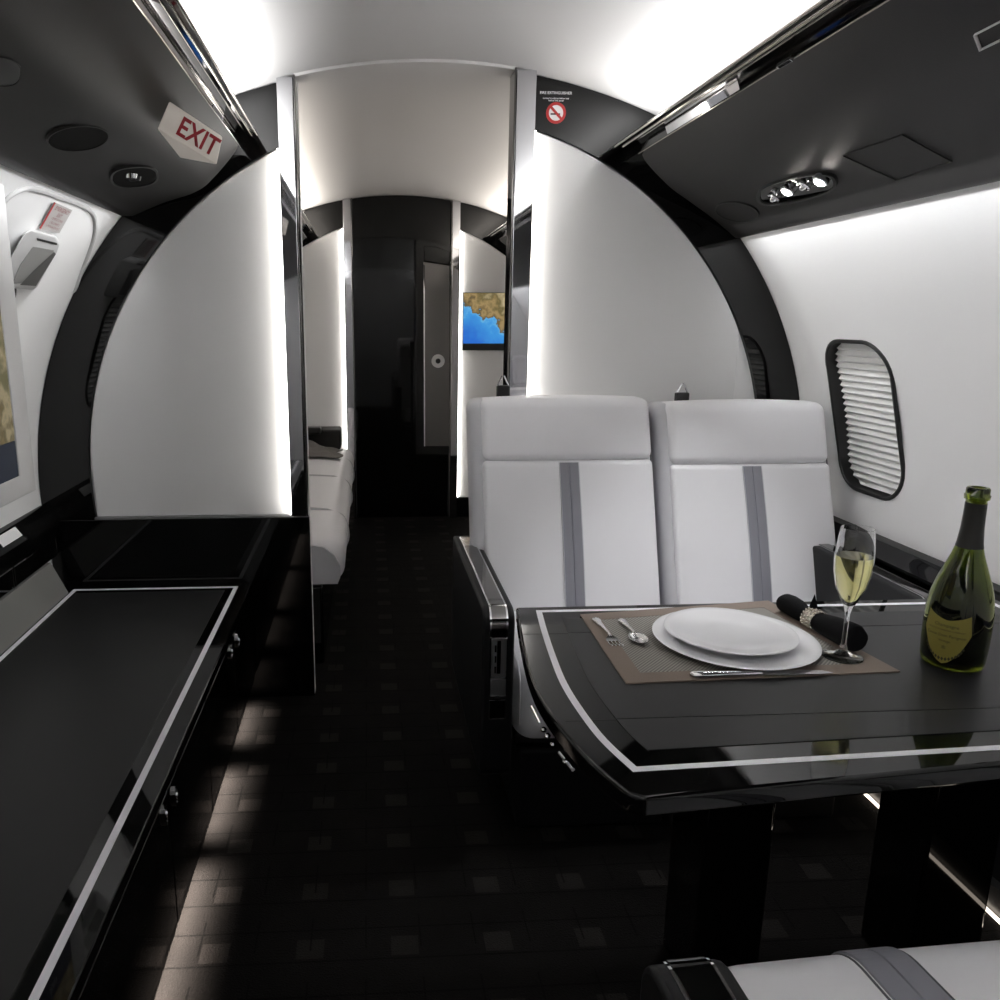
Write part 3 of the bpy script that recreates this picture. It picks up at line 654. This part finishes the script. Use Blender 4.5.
# ---------------------------------------------------------------- seats
def seat(label, xc, hw, yb, sgn, arm_x, cus, zc_top, cushion_front, grp, zarm=.60, aisle=True, boxl=-.03, top=1.0, base_y=.33, alen=.63, afront=None):
    """sgn=-1 : the seat looks towards -Y. yb: Y of the backrest's face at seat height."""
    r = thing('cabin_seat', label, 'seat', (xc, yb+(-sgn)*.0, 0), grp)
    Yd = lambda t: yb-sgn*t                       # t>0: backwards
    lean = lambda v: (v[0], v[1]-sgn*.36*(v[2]-.45), v[2])
    def ybox(bm, x0, x1, t0, t1, z0, z1, rr, puff=(0, 0, 0), f=lean):
        a, b = sorted((Yd(t0), Yd(t1))); rbox(bm, x0, x1, a, b, z0, z1, rr, puff, f)
    zs = top-.166
    bm = bmn(); ybox(bm, xc-hw, xc+hw, 0, .09, .38, zs, .014, (0, .010, 0)); bk = obj('backrest', bm, LEATHER, r, ang=80)
    bm = bmn(); ybox(bm, xc-hw, xc+hw, -.002, .10, zs+.001, top, .022, (0, .010, .008)); hr = obj('headrest', bm, LEATHER, r, ang=80)
    bm = bmn(); ybox(bm, xc-hw+boxl, xc+hw+.008, .012, .13, .38, top-.004, .030, (0, 0, .008)); obj('side_panel', bm, LEATHER_SIDE, r, ang=80)
    # piping along the front edges
    for s in (-1, 1):
        P = [Vector(lean((xc+s*(hw-.001), Yd(.020), z))) for z in [.44+(top-.07-.44)*i/12 for i in range(13)]]
        bm = bmn(); tube(bm, P, .0028, 6); obj('piping', bm, PIPING, r)
    # grey stripe with centre seam
    def strp(zl, zh_, t, name, par, w=.026):
        bm = bmn(); k = 14; hh = (zs-.38)/2; zm = (zs+.38)/2
        def py(x, z): # puffed face position
            return t-.010*max(0, 1-((x-xc)/hw)**2)*max(0, 1-((z-zm)/hh)**2)
        rings = []
        for i in range(k+1):
            z = zl+(zh_-zl)*i/k
            rings.append([Vector(lean((xc+x, Yd(py(xc+x, z)-o), z))) for x, o in ((-w, .001), (-w, .004), (-.0015, .004), (0, .0015), (.0015, .004), (w, .004), (w, .001))])
        loops(bm, rings); o = obj(name, bm, STRIPE, par, smooth=False)
        for s in (-1, 1):
            bm = bmn(); tube(bm, [Vector(lean((xc+s*(w+.001), Yd(py(xc+s*w, z)-.003), z))) for z in [zl+(zh_-zl)*i/k for i in range(k+1)]], .0016, 6); obj('stripe_stitching', bm, LEATHER_SIDE, o)
        return o
    strp(.42, zs-.004, 0, 'stripe', bk)
    # cushion
    x0, x1 = cus; cf = cushion_front
    bm = bmn(); a, b = sorted((Yd(cf), Yd(.10))); rbox(bm, x0, x1, a, b, zc_top-.20, zc_top, .055, (0, .006, .012)); cu = obj('seat_cushion', bm, LEATHER, r, ang=80)
    bm = bmn(); cxm = (x0+x1)/2 if False else xc; k = 16; w = .030
    # stripe over the cushion: top then front roll
    path = [(cf+.055-.055*sin(q), zc_top-.055+.055*cos(q)) for q in [pi/2*j/8 for j in range(9)]]
    path = [(-.02+(cf+.055+.02)*j/10, zc_top) for j in range(10)]+path+[(cf, zc_top-.08-.02*j) for j in range(4)]
    hy = (.10-cf)/2; ym = (.10+cf)/2; hx = (x1-x0)/2; xm_ = (x0+x1)/2
    def lift(t, z, x):
        u = (x-xm_)/hx; v_ = (t-ym)/hy; zz = (z-(zc_top-.1))/.1
        return .012*max(0, 1-u*u)*max(0, 1-v_*v_)*max(0, zz), .006*max(0, 1-u*u)*max(0, 1-zz*zz)*max(0, -v_)
    rings = []
    for i, (t, z) in enumerate(path):
        nt = Vector((path[min(i+1, len(path)-1)][0]-path[max(i-1, 0)][0], path[min(i+1, len(path)-1)][1]-path[max(i-1, 0)][1])).normalized(); nn = Vector((nt.y, -nt.x))
        if nn.y < 0 and nn.x > 0: nn = -nn
        row = []
        for x, o in ((-w, .0), (-w, .0035), (-.0015, .0035), (0, .0012), (.0015, .0035), (w, .0035), (w, .0)):
            lz, lt = lift(t, z, xc+x); row.append((xc+x, Yd(t+nn.x*o-lt), z+nn.y*o+lz))
        rings.append(row)
    loops(bm, rings); st = obj('cushion_stripe', bm, STRIPE, cu, smooth=False)
    for s in (-1, 1):
        bm = bmn(); tube(bm, [(xc+s*(w+.004), Yd(t-lift(t, z, xc+s*w)[1]), z+lift(t, z, xc+s*w)[0]+.0005) for t, z in path], .0014, 6); obj('stripe_stitching', bm, PIPING, st)
        bm = bmn(); xs = (x0 if s < 0 else x1)-s*.012
        tube(bm, [(xs, Yd(t), z-.002) for t, z in path], .003, 6); obj('piping', bm, LEATHER_SIDE, cu)
    # base
    bm = bmn(); a, b = sorted((Yd(-base_y), Yd(.10))); box(bm, x0+.02, x1-.08, a, b, 0, .215); obj('seat_base', bm, BLEATH, r, bevel=.01)
    bm = bmn(); a, b = sorted((Yd(-base_y+.02), Yd(.10))); box(bm, x0+.01, x1-.01, a, b, .216, zc_top-.19); obj('seat_pan', bm, BLACKP, r, bevel=.01)
    # armrest
    if arm_x:
        a0, a1 = arm_x; af = afront
        rear = alen+af
        prof = []
        # t, z profile (front rounded)
        for j in range(7): q = pi/2*j/6; prof.append((af+.035-.035*cos(q), zarm-.035+.035*sin(q)))
        prof += [(rear, zarm), (rear, .20), (af+.02, .19), (af, .21)]
        bm = bmn(); prism(bm, [(Yd(t), z) for t, z in prof], 'X', a0, a1); ar = obj('armrest', bm, BLEATH, r, bevel=.007, ang=50)
        m_ = .016; b0, b1 = a0+m_, a1-m_
        pth = [(rear-.03, zarm)]+[(af+.035+(rear-.065-af)*j/6, zarm) for j in (5, 3, 1)]+[(af+.035-.035*cos(q), zarm-.035+.035*sin(q)) for q in [pi/2*j/6 for j in range(6, -1, -1)]]+[(af, zarm-.07), (af, zarm-.15)]
        def ribbon(x_0, x_1, o0, o1, P, name, m__, par):
            bm = bmn(); rr = []
            for i, (t, z) in enumerate(P):
                d_ = Vector((P[min(i+1, len(P)-1)][0]-P[max(i-1, 0)][0], P[min(i+1, len(P)-1)][1]-P[max(i-1, 0)][1])).normalized(); n_ = Vector((d_.y, -d_.x))
                if n_.y < -.01 or (abs(n_.y) <= .01 and n_.x > 0): n_ = -n_
                rr.append([(x_0, Yd(t+n_.x*o0), z+n_.y*o0), (x_0, Yd(t+n_.x*o1), z+n_.y*o1), (x_1, Yd(t+n_.x*o1), z+n_.y*o1), (x_1, Yd(t+n_.x*o0), z+n_.y*o0)])
            loops(bm, rr); return obj(name, bm, m__, par, ang=50)
        fr = ribbon(b0, b1, -.001, .0030, pth, 'armrest_trim', CHROME, ar)
        ribbon(b0+.004, b1-.004, .001, .0042, pth[1:], 'armrest_inlay', DARKMIR if sgn < 0 else GLOSS, fr)
        # front control panel
        yq = Yd(af-.006)
        for (zz0, zz1, nm_, mm_) in ((zarm-.155, zarm-.062, 'control_panel', SATIN), (zarm-.20, zarm-.158, 'switch_plate', SATIN), (zarm-.255, zarm-.21, 'outlet_plate', GLOSS)):
            bm = bmn(); u0, u1 = sorted((Yd(af+.001), yq)); box(bm, b0+.003, b1-.003, u0, u1, zz0, zz1); cp = obj(nm_, bm, mm_, ar, bevel=.002)
            P = [(b0+.002, zz0), (b1-.002, zz0), (b1-.002, zz1), (b0+.002, zz1)]
            bm = bmn(); tube(bm, [(x, yq, z) for x, z in P], .0016, 6, closed=True); obj('panel_rim', bm, CHROME, cp)
        bm = bmn(); u0, u1 = sorted((yq, yq+sgn*.002)); box(bm, (b0+b1)/2-.004, (b0+b1)/2+.004, u0, u1, zarm-.145, zarm-.068); obj('control_slot', bm, GLOSS, ar)
        for dz in (-.085, -.11, -.135):
            bm = bmn(); u0, u1 = sorted((yq, yq+sgn*.004)); box(bm, b0+.010, b0+.014, u0, u1, zarm+dz-.008, zarm+dz+.008); obj('control_button', bm, CHROME, ar)
    return r
seat('white leather cabin seat nearest the aisle, facing the camera behind the table', .56, .243, 2.05, -1, (.245, .317), (.33, .795), .440, -.36, 'white leather seats facing the camera', afront=-.41, alen=.63)
seat('white leather cabin seat beside the window, facing the camera behind the table', 1.086, .234, 2.05, -1, (1.243, 1.312), (.845, 1.235), .440, -.36, 'white leather seats facing the camera', afront=-.41, alen=.58, top=.985)
s3 = seat('white leather seat in the foreground by the aisle, only its cushion and arm in view', .585, .230, .12, 1, (.268, .347), (.37, .82), .502, -.675, 'foreground seats facing away', afront=-.575, alen=.54, zarm=.60, base_y=.5)
seat('white leather seat in the foreground beside the right wall, mostly outside the view', 1.108, .218, .12, 1, (1.243, 1.312), (.870, 1.235), .505, -.675, 'foreground seats facing away', afront=-.575, alen=.54, base_y=.5)
s3.rotation_euler.z = radians(3.2); s3.location.x += .032; s3.location.y -= .002
# seat belt guides behind the backrests
for px, py, lab, Yg in ((503, 388, 'black belt guide with a chrome clip behind the aisle seat', 2.40), (682, 395, 'black belt guide with a chrome clip behind the window seat', 2.40)):
    c = atY(px, py, Yg); g = thing('belt_guide', lab, 'belt guide', (c.x, Yg, 0), 'belt guides behind the seats')
    bm = bmn(); rbox(bm, c.x-.02, c.x+.02, Yg-.012, Yg+.012, .88, c.z+.008, .005); rbox(bm, c.x-.011, c.x+.011, Yg-.008, Yg+.008, 0, .89, .004, n=2, seg=2); obj('guide_block', bm, BLACKP, g)
    bm = bmn(); tube(bm, [(c.x-.016, Yg, c.z+.008), (c.x-.003, Yg, c.z+.036), (c.x+.003, Yg, c.z+.036), (c.x+.016, Yg, c.z+.008)], .0025, 8); obj('chrome_clip', bm, CHROME, g)
# ---------------------------------------------------------------- right side ledge
rl = thing('side_ledge', 'black lacquer side ledge along the right wall below the oval window', 'ledge', (1.35, 1.5, 0))
bm = bmn(); prof = [(1.372, .655), (1.352, .648), (1.340, .628), (1.336, .60), (1.345, .595), (1.345, .585), (1.33, .58), (1.33, .56), (1.318, .55), (1.318, .50), (1.36, .50), (1.372, .60)]
prism(bm, prof, 'Y', Y0+.05, YB-.02); obj('ledge_top', bm, GLOSS, rl, ang=35)
bm = bmn(); tube(bm, [(1.317, Y0+.1, .548), (1.317, YB-.05, .548)], .0022, 6); obj('chrome_bead', bm, DARKMIR, rl)
bm = bmn(); box(bm, 1.290, 1.296, Y0+.1, 2.0, .001, .006); tag(recentre(obj('floor_light_strip', bm, LEDN, smooth=False)), 'lit strip along the floor at the foot of the right wall', 'light strip')
bm = bmn(); box(bm, 1.32, 1.355, Y0+.1, YB-.03, .06, .499); obj('ledge_front', bm, BLEATH, rl)
bm = bmn(); box(bm, 1.30, 1.355, Y0+.1, YB-.03, 0, .059); obj('ledge_base', bm, BLACKP, rl)
# ---------------------------------------------------------------- place setting
PC = [atZ(x, y, ZTB) for x, y in ((580, 616), (626, 685), (900, 673), (768, 602))]
zt_ = ZTB+.0012
pm = thing('placemat', 'woven placemat with brown border under the plates', 'placemat', tuple(sum(PC, Vector())/4))
bm = bmn(); cc = sum(PC, Vector())/4
outer = [(p.x, p.y) for p in PC]; 
ins = insetpoly(outer, .034)
bm = bmn(); A, B = outer, ins
loops(bm, [[(x, y, zt_) for x, y in A], [(x, y, zt_+.0022) for x, y in A], [(x, y, zt_+.0022) for x, y in B], [(x, y, zt_) for x, y in B]], closeseq=True); obj('mat_border', bm, MATB, pm, smooth=False)
bm = bmn(); prism(bm, insetpoly(outer, .0338), 'Z', zt_, zt_+.0018); obj('woven_centre', bm, WEAVE, pm, smooth=False)
zp = zt_+.0024
def plate(c, R, h, well, label, z):
    bm = bmn(); prof = [(0, .001), (well*.75, .001), (well*.78, 0), (well*.84, 0), (well*.88, .002), (well*1.05, .004), (R*.9, h*.62), (R-.002, h-.001), (R, h), (R-.002, h+.001), (R*.9, h*.72+.002), (well*1.06, .0075), (well*.95, .0055), (well*.6, .0045), (0, .0042)]
    lathe(bm, [(max(r, .0001), q) for r, q in prof], (c[0], c[1], z), 96); o = obj('plate', bm, PORC, ang=60)
    tag(o, label, 'plate'); return recentre(o)
cP = (atZ(645, 630, .675)+atZ(813, 640, .675))/2
plate((.639, 1.288), .139, .012, .095, 'large white dinner plate lying on the placemat', zp)
plate((.636, 1.300), .112, .012, .075, 'smaller white plate stacked on the dinner plate', zp+.0082)
def cutlery(name, label, a, b, prof, kindz, z=zp):
    a = Vector((a[0], a[1], z)); b = Vector((b[0], b[1], z)); d = b-a; ln = d.length; d.normalize(); w = Vector((-d.y, d.x, 0))
    g = thing(name, label, name, tuple(a))
    bm = bmn(); rr = []
    for t, hw_, zz, th in prof:
        c = a+d*(ln*t)+Vector((0, 0, zz))
        rr.append([c+w*hw_*cos(2*pi*j/10)+Vector((0, 0, 1))*(th*sin(2*pi*j/10)) for j in range(10)])
    loops(bm, rr); obj('handle', bm, SILVER, g, ang=70)
    return g, a, b, d, w
hp_ = [(0, .002, .003, .001), (.02, .007, .003, .002), (.08, .009, .003, .0025), (.2, .006, .004, .0025), (.4, .004, .006, .002), (.62, .0028, .008, .002), (.72, .003, .006, .0018)]
f0, f1 = atZ(595, 619, .664), atZ(617, 648, .664)
g, a, b, d, w = cutlery('fork', 'silver fork on the left of the placemat, farthest from the plates', (f0.x, f0.y), (f1.x, f1.y), hp_, 0)
bm = bmn(); rr = []
for t, hw_, zz in ((.70, .003, .006), (.76, .010, .004), (.84, .012, .003)):
    c = a+(b-a)*t+Vector((0, 0, zz)); rr.append([c+w*hw_, c+w*hw_+Vector((0, 0, .0015)), c-w*hw_+Vector((0, 0, .0015)), c-w*hw_])
loops(bm, rr)
for s in (-.0095, -.0032, .0032, .0095):
    tube(bm, [a+(b-a)*.83+w*s+Vector((0, 0, .0035)), a+(b-a)*.93+w*s+Vector((0, 0, .003)), a+(b-a)*1.02+w*s+Vector((0, 0, .007))], .0014, 6)
obj('tines', bm, SILVER, g)
f0, f1 = atZ(621, 620, .664), atZ(641, 645, .664)
g, a, b, d, w = cutlery('spoon', 'silver spoon on the placemat, between the fork and the plates', (f0.x, f0.y), (f1.x, f1.y), hp_, 0)
bm = bmn(); c = a+(b-a)*.86; k = 24
rings = []
for s, zz in ((.05, .0020), (.5, .0028), (.85, .0055), (1, .009), (.93, .0095), (.8, .007), (.45, .0042), (.05, .0036)):
    rings.append([c+d*(.026*s*cos(2*pi*j/k))+w*(.0165*s*sin(2*pi*j/k))+Vector((0, 0, zz-.001)) for j in range(k)])
loops(bm, rings); obj('bowl', bm, SILVER, g, ang=80)
f0, f1 = atZ(690, 677, .664), atZ(832, 674, .664)
g, a, b, d, w = cutlery('knife', 'silver knife lying in front of the plates', (f0.x, f0.y), (f1.x, f1.y), [(0, .003, .005, .003), (.02, .0085, .005, .0045), (.1, .008, .005, .0045), (.3, .006, .005, .004), (.45, .0055, .005, .0038), (.5, .004, .005, .003)], 0)
bm = bmn(); P = [(.49, -.004), (.49, .005), (.56, .010), (.8, .010), (.94, .006), (1.0, -.003), (.9, -.006)]
loops(bm, [[a+(b-a)*t+w*s+Vector((0, 0, z_)) for t, s in P] for z_ in (.003, .0045)]); obj('blade', bm, SILVER, g, bevel=.0005)
# napkin roll with ring
n0_, n1_ = Vector((.790, 1.462, 0)), Vector((.852, 1.222, 0)); 
n0_ = atZ(784, 600, .685); n1_ = atZ(856, 640, .685)
nd_ = (n1_-n0_).normalized(); nw_ = Vector((-nd_.y, nd_.x, 0))
g = thing('napkin', 'rolled black cloth napkin lying across the placemat corner', 'napkin', (n0_.x, n0_.y, zp))
bm = bmn(); rr = []; rings_t = [0, .03, .1, .2, .3, .36, .44, .52, .6, .75, .9, .97, 1]
rad = [.0165, .0185, .0195, .019, .0165, .0145, .0140, .0155, .019, .022, .0235, .024, .022]
for t, r_ in zip(rings_t, rad):
    c = n0_.lerp(n1_, t); c.z = zp+r_*.93+.001
    rr.append([c+(nw_*cos(2*pi*j/36)+Vector((0, 0, 1))*sin(2*pi*j/36))*r_*(1+.035*sin(2*pi*j/36*3+t*3)+(.05 if j < 3 else 0)) for j in range(36)])
loops(bm, rr); obj('napkin_roll', bm, NAPK, g, ang=70)
bm = bmn(); c = n0_.lerp(n1_, .36); c.z = zp+.030
loops(bm, [[c+nd_*.004, c+nd_*.016+nw_*.01, c+nd_*.006+Vector((0, 0, .030))+nw_*.006], [c-nw_*.004+nd_*.004, c+nd_*.016+nw_*.006, c+nd_*.007+Vector((0, 0, .030))+nw_*.004]]); obj('napkin_fold', bm, NAPK, g)
bm = bmn(); c = n0_.lerp(n1_, .46); c.z = zp+.0165
rr = []
for o, r_ in ((-.013, .0158), (-.013, .0180), (.013, .0180), (.013, .0158)):
    rr.append([c+nd_*o+(nw_*cos(2*pi*j/32)+Vector((0, 0, 1))*sin(2*pi*j/32))*r_ for j in range(32)])
loops(bm, rr, closeseq=True)
for o in (-.012, -.004, .004, .012):
    for j in range(18):
        q = c+nd_*o+(nw_*cos(2*pi*(j+(.5 if o > 0 else 0))/18)+Vector((0, 0, 1))*sin(2*pi*(j+(.5 if o > 0 else 0))/18))*.0182
        bmesh.ops.create_icosphere(bm, subdivisions=1, radius=.0030, matrix=Matrix.Translation(q))
rg = tag(obj('napkin_ring', bm, mat('beaded_silver', (.75, .70, .62), .2, metal=1), ang=30), 'beaded silver ring around the rolled black napkin', 'napkin ring'); recentre(rg)
# champagne flute
gc = atZ(842, 657, ZTB+.003); gc = Vector((gc.x, gc.y, zt_+.0001))
gc.z = zp+.0002
g = thing('champagne_glass', 'tall champagne flute, two thirds full of pale wine', 'glass', tuple(gc))
H_ = .225
outp = [(.0001, 0), (.032, 0), (.0325, .0015), (.030, .003), (.016, .0065), (.007, .013), (.0042, .025), (.0036, .05), (.0042, .078), (.0075, .090), (.0150, .105), (.0235, .125), (.0285, .150), (.0298, .170), (.0285, .195), (.0262, .215), (.0250, H_)]
inp = [(.0242, H_), (.0254, .215), (.0277, .195), (.0290, .170), (.0277, .150), (.0227, .126), (.0140, .106), (.006, .0945), (.0001, .092)]
bm = bmn(); lathe(bm, outp+inp, gc, 56); obj('glass_bowl', bm, GLASS, g, ang=80)
lv = .178
wp = [(.0001, .0924), (.0058, .0947), (.0137, .1062), (.0224, .1262), (.0274, .150), (.02865, .170), (.0284, lv), (.0001, lv)]
bm = bmn(); lathe(bm, wp, gc, 56); tag(recentre(obj('champagne', bm, WINE, ang=60)), 'pale yellow sparkling wine in the tall flute', 'drink')
# bottle
bc = atZ(953, 664, ZTB); bc = Vector((.972, 1.21, zt_))
bc = Vector((atZ(951, 663, ZTB).x, atZ(951, 663, ZTB).y, zt_))
g = thing('champagne_bottle', 'dark green champagne bottle with a shield label, on the table to the right', 'bottle', tuple(bc))
bo = [(.0001, .012), (.025, .006), (.040, 0), (.0445, .003), (.0465, .012), (.0480, .04), (.0485, .07), (.0478, .095), (.0445, .120), (.0385, .143), (.0305, .166), (.0225, .190), (.0178, .208), (.0156, .230), (.0148, .255), (.0146, .272), (.0150, .280), (.0178, .2805), (.0182, .287), (.0165, .2885), (.0165, .297), (.0150, .299)]
bi = [(.0105, .299), (.0105, .235), (.0130, .208), (.0180, .188), (.0260, .164), (.0340, .141), (.0400, .118), (.0435, .093), (.0442, .07), (.0438, .04), (.0425, .014), (.035, .009), (.0001, .018)]
bm = bmn(); lathe(bm, bo+bi, bc, 64); obj('bottle_glass', bm, BOTTLE, g, ang=80)
fo = [(.0198, .2015), (.0184, .2085), (.0163, .2302), (.0154, .2551), (.0152, .272), (.0152, .2745)]
bm = bmn(); n = 48; rr = [[(bc.x+r*cos(2*pi*i/n), bc.y+r*sin(2*pi*i/n), bc.z+z) for i in range(n)] for r, z in fo+[(r-.0005, z) for r, z in fo[::-1]]]
loops(bm, rr, closeseq=True); obj('foil_sleeve', bm, FOIL, g, ang=60)
lq = [(.0001, .0185), (.0345, .0098), (.0418, .0145), (.0433, .04), (.0437, .07), (.0430, .092), (.0400, .114), (.0001, .114)]
bm = bmn(); lathe(bm, lq, bc, 48); tag(recentre(obj('champagne', bm, glassmat('dark_wine_in_bottle', (.02, .024, .004), 1.34), ang=60)), 'wine filling the lower half of the green bottle', 'drink')
# shield label bent round the bottle, turned towards the camera's left
def brad(z):
    for i in range(len(bo)-1):
        (r0, z0), (r1, z1) = bo[i], bo[i+1]
        if z0 <= z <= z1 and z1 > z0 and i > 2: return r0+(r1-r0)*(z-z0)/(z1-z0)
    return .048
ang0 = math.atan2(-bc.y, -bc.x)-.28
def onb(x, z, e=.0006):
    a = ang0+x/.049; r = brad(z)+e; return Vector((bc.x+r*cos(a), bc.y+r*sin(a), bc.z+z))
bm = bmn(); rings = []; NR = 24
zlo, zhi = .012, .098
def halfw(z):
    t = (z-zlo)/(zhi-zlo)
    return .036*(min(1, (t/.62))**.55 if t < .62 else 1-.10*((t-.62)/.38))*1.0
for i in range(NR+1):
    z = zlo+(zhi-zlo)*i/NR; hw_ = max(halfw(z), .0008)
    row = []
    for j in range(17):
        u = -1+2*j/16; zz = z
        if i > NR-8: zz = z-(i-(NR-8))/8*.012*(1-abs(u)**1.5)*1.0
        row.append(onb(u*hw_, zz, .0007))
    rings.append(row)
loops(bm, rings, closed=False, cap=False)
lb = obj('label', bm, LABELM, g, ang=80)
bm = bmn()
def lw(z0, x0=0): return lambda x, y, e: onb(x+x0, z0+y, .0012)
for s, z0, sz in (('Champagne', .077, .0075), ('MOET ET CHANDON A EPERNAY', .069, .0036), ('Cuvee Dom Perignon', .060, .0066), ('Vintage', .051, .0058), ('*', .037, .016)):
    text_bm(bm, s, (0, 0, 0), (1, 0, 0), (0, 1, 0), sz, 0, warp=lw(z0))
for k_ in range(15):   # leaf garland round the lower edge
    t = -1.15+2.3*k_/14; zz = .056-.036*cos(t); xx = .030*sin(t)*1.0
    q = [(xx-.0022, zz), (xx, zz-.0035), (xx+.0022, zz), (xx, zz+.0035)]
    bm.faces.new([bm.verts.new(onb(x, z, .0012)) for x, z in q])
obj('label_lettering', bm, LABELINK, lb, smooth=False)
# ---------------------------------------------------------------- far cabin
tv = thing('wall_display', 'small flat display with a coast and sea map, on the far right wall', 'display', (.85, 4.9, 1.05))
c0, c1_ = atY(463.5, 293, 4.9), atY(463.5, 350, 4.9)
bm = bmn(); box(bm, c0.x-.003, c0.x+.56, 4.893, 4.916, c1_.z-.002, c0.z+.003); obj('display_body', bm, BLACKP, tv, bevel=.002)
bm = bmn(); box(bm, c0.x, c0.x+.55, 4.889, 4.8932, atY(463, 343.5, 4.9).z, c0.z); obj('screen', bm, MAP1, tv, smooth=False)
# divan
dv = thing('divan', 'long white leather divan on the left of the far cabin', 'sofa', (-.4, 3.75, 0))
bm = bmn(); rbox(bm, -.70, -.09, 2.70, 4.82, .30, .47, .065, (0, 0, .012), n=14); cu = obj('seat_cushion', bm, LEATHER, dv, ang=80)
for y_ in (3.15, 3.85, 4.43):
    bm = bmn(); P = [(-.69, y_, .478), (-.40, y_, .485), (-.20, y_, .478), (-.155, y_, .470), (-.11, y_, .450), (-.092, y_, .415), (-.087, y_, .36), (-.10, y_, .32)]
    tube(bm, spline(P, 4), .005, 8); obj('piping', bm, LEATHER_SIDE, cu)
bm = bmn(); prism(bm, [(-.69, .315), (-.115, .315), (-.105, .34), (-.105, .38), (-.125, .42), (-.16, .448), (-.21, .458), (-.69, .458)], 'Y', 2.690, 2.705); obj('end_panel', bm, LEATHER_SIDE, cu)
bm = bmn(); box(bm, -.85, -.17, 2.72, 4.84, 0, .298); obj('divan_base', bm, GLOSS, dv, bevel=.01)
bm = bmn(); rbox(bm, -.92, -.71, 2.70, 4.82, .30, .86, .06, (.015, 0, 0), n=10, f=lambda v: (v[0]-.0*(v[2]-.3), v[1], v[2])); obj('backrest', bm, LEATHER, dv, ang=80)
bm = bmn(); rbox(bm, -.52, -.16, 4.62, 4.80, .481, .600, .015, n=4); bgo = obj('black_bag', bm, BAG); tag(recentre(bgo), 'black bag standing at the far end of the white divan', 'bag')
bm = bmn(); rbox(bm, -.50, -.27, 4.54, 4.615, .585, .625, .010, n=4); 
bx = obj('small_case', bm, BLACKP); tag(recentre(bx), 'small black case resting against the bag on the divan', 'case')
bx.location.z -= .0
bm = bmn(); G = 26; vs = []
random.seed(9)
for i in range(G+1):
    row = []
    for j in range(G+1):
        u, v = i/G, j/G; e = min(u, 1-u, v, 1-v)
        h = .487+.112*(1-u)**1.0*min(1, e*9)+.012*sin(u*17+v*5)*min(1, e*6)+.010*sin(v*23-u*8)*min(1, e*6)
        row.append(bm.verts.new((-.56+.40*u+.02*sin(v*7), 4.32+.27*v+.012*sin(u*11), max(.494, h))))
    vs.append(row)
for i in range(G):
    for j in range(G): bm.faces.new((vs[i][j], vs[i+1][j], vs[i+1][j+1], vs[i][j+1]))
bl_ = obj('blanket', bm, BLANK, ang=80); sm = bl_.modifiers.new('s', 'SOLIDIFY'); sm.thickness = .006
tag(recentre(bl_), 'crumpled grey blanket lying on the divan in front of the black bag', 'blanket')
# ---------------------------------------------------------------- lights
def area(name, loc, size, sy, energy, direction, col=(1, .97, .93), spread=None):
    l = bpy.data.lights.new(name, 'AREA'); l.shape = 'RECTANGLE'; l.size = size; l.size_y = sy; l.energy = energy; l.color = col
    if spread: l.spread = radians(spread)
    o = bpy.data.objects.new(name, l); COL.objects.link(o); o.location = loc
    z = -Vector(direction).normalized(); y = Vector((0, 1, 0)); x = y.cross(z).normalized(); y = z.cross(x)
    mm = Matrix((x, y, z)).transposed().to_4x4(); mm.translation = loc; o.matrix_world = mm
    return o
COOL = (.985, .99, 1); WARM = (1, .93, .85)
for (ya_, yb_, c_, k_) in ((Y0+.05, 2.40, COOL, 1.0), (2.6, 4.85, WARM, .8)):
    ln = yb_-ya_; ym = (ya_+yb_)/2
    area('cove_light_left', (-.375, ym, 1.712), .02, ln, 6.9*ln*k_/2, (.60, 0, 1), c_)
    area('cove_light_right', (.785, ym, 1.709), .02, ln, 6.9*ln*k_/2, (-.60, 0, 1), c_)
    area('wall_wash_left', (-.600, ym, 1.520), .006, ln, 1.1*ln*k_/2, (-1, 0, -1.1), c_, 105)
    area('wall_wash_right', (1.045, ym, 1.490), .006, ln, 1.1*ln*k_/2, (1, 0, -1.1), c_, 105)
for ya_, yb_, e_ in ((2.18, 2.40, .5), (1.74, 2.02, 1.0), (1.10, 1.62, 2.2), (.4, 1.0, 2.4)):
    area('toe_light', (-.425, (ya_+yb_)/2, .07), .012, yb_-ya_, e_*.8, (.45, 0, -1), (1, .88, .78), 80)
# spots shining from the lit reading lamps under the right bin
def spot(name, loc, tgt, e, ang_, blend=.6, r=.03, col=COOL):
    l = bpy.data.lights.new(name, 'SPOT'); l.energy = e; l.spot_size = radians(ang_); l.spot_blend = blend; l.shadow_soft_size = r; l.color = col
    o = bpy.data.objects.new(name, l); COL.objects.link(o); dd = Vector(tgt)-Vector(loc); o.location = loc; o.rotation_euler = dd.to_track_quat('-Z', 'Y').to_euler(); return o
for px, py in ((790, 187), (823, 177)):
    q = onSeg(px, py, BRp[2], BRp[3])+nR*.02; spot('reading_light', q, (q.x-.15, q.y-.15, .5), 6, 70)
W = bpy.data.worlds.new('cabin_air'); S.world = W; W.use_nodes = True
W.node_tree.nodes['Background'].inputs[0].default_value = (.02, .02, .02, 1); W.node_tree.nodes['Background'].inputs[1].default_value = .5
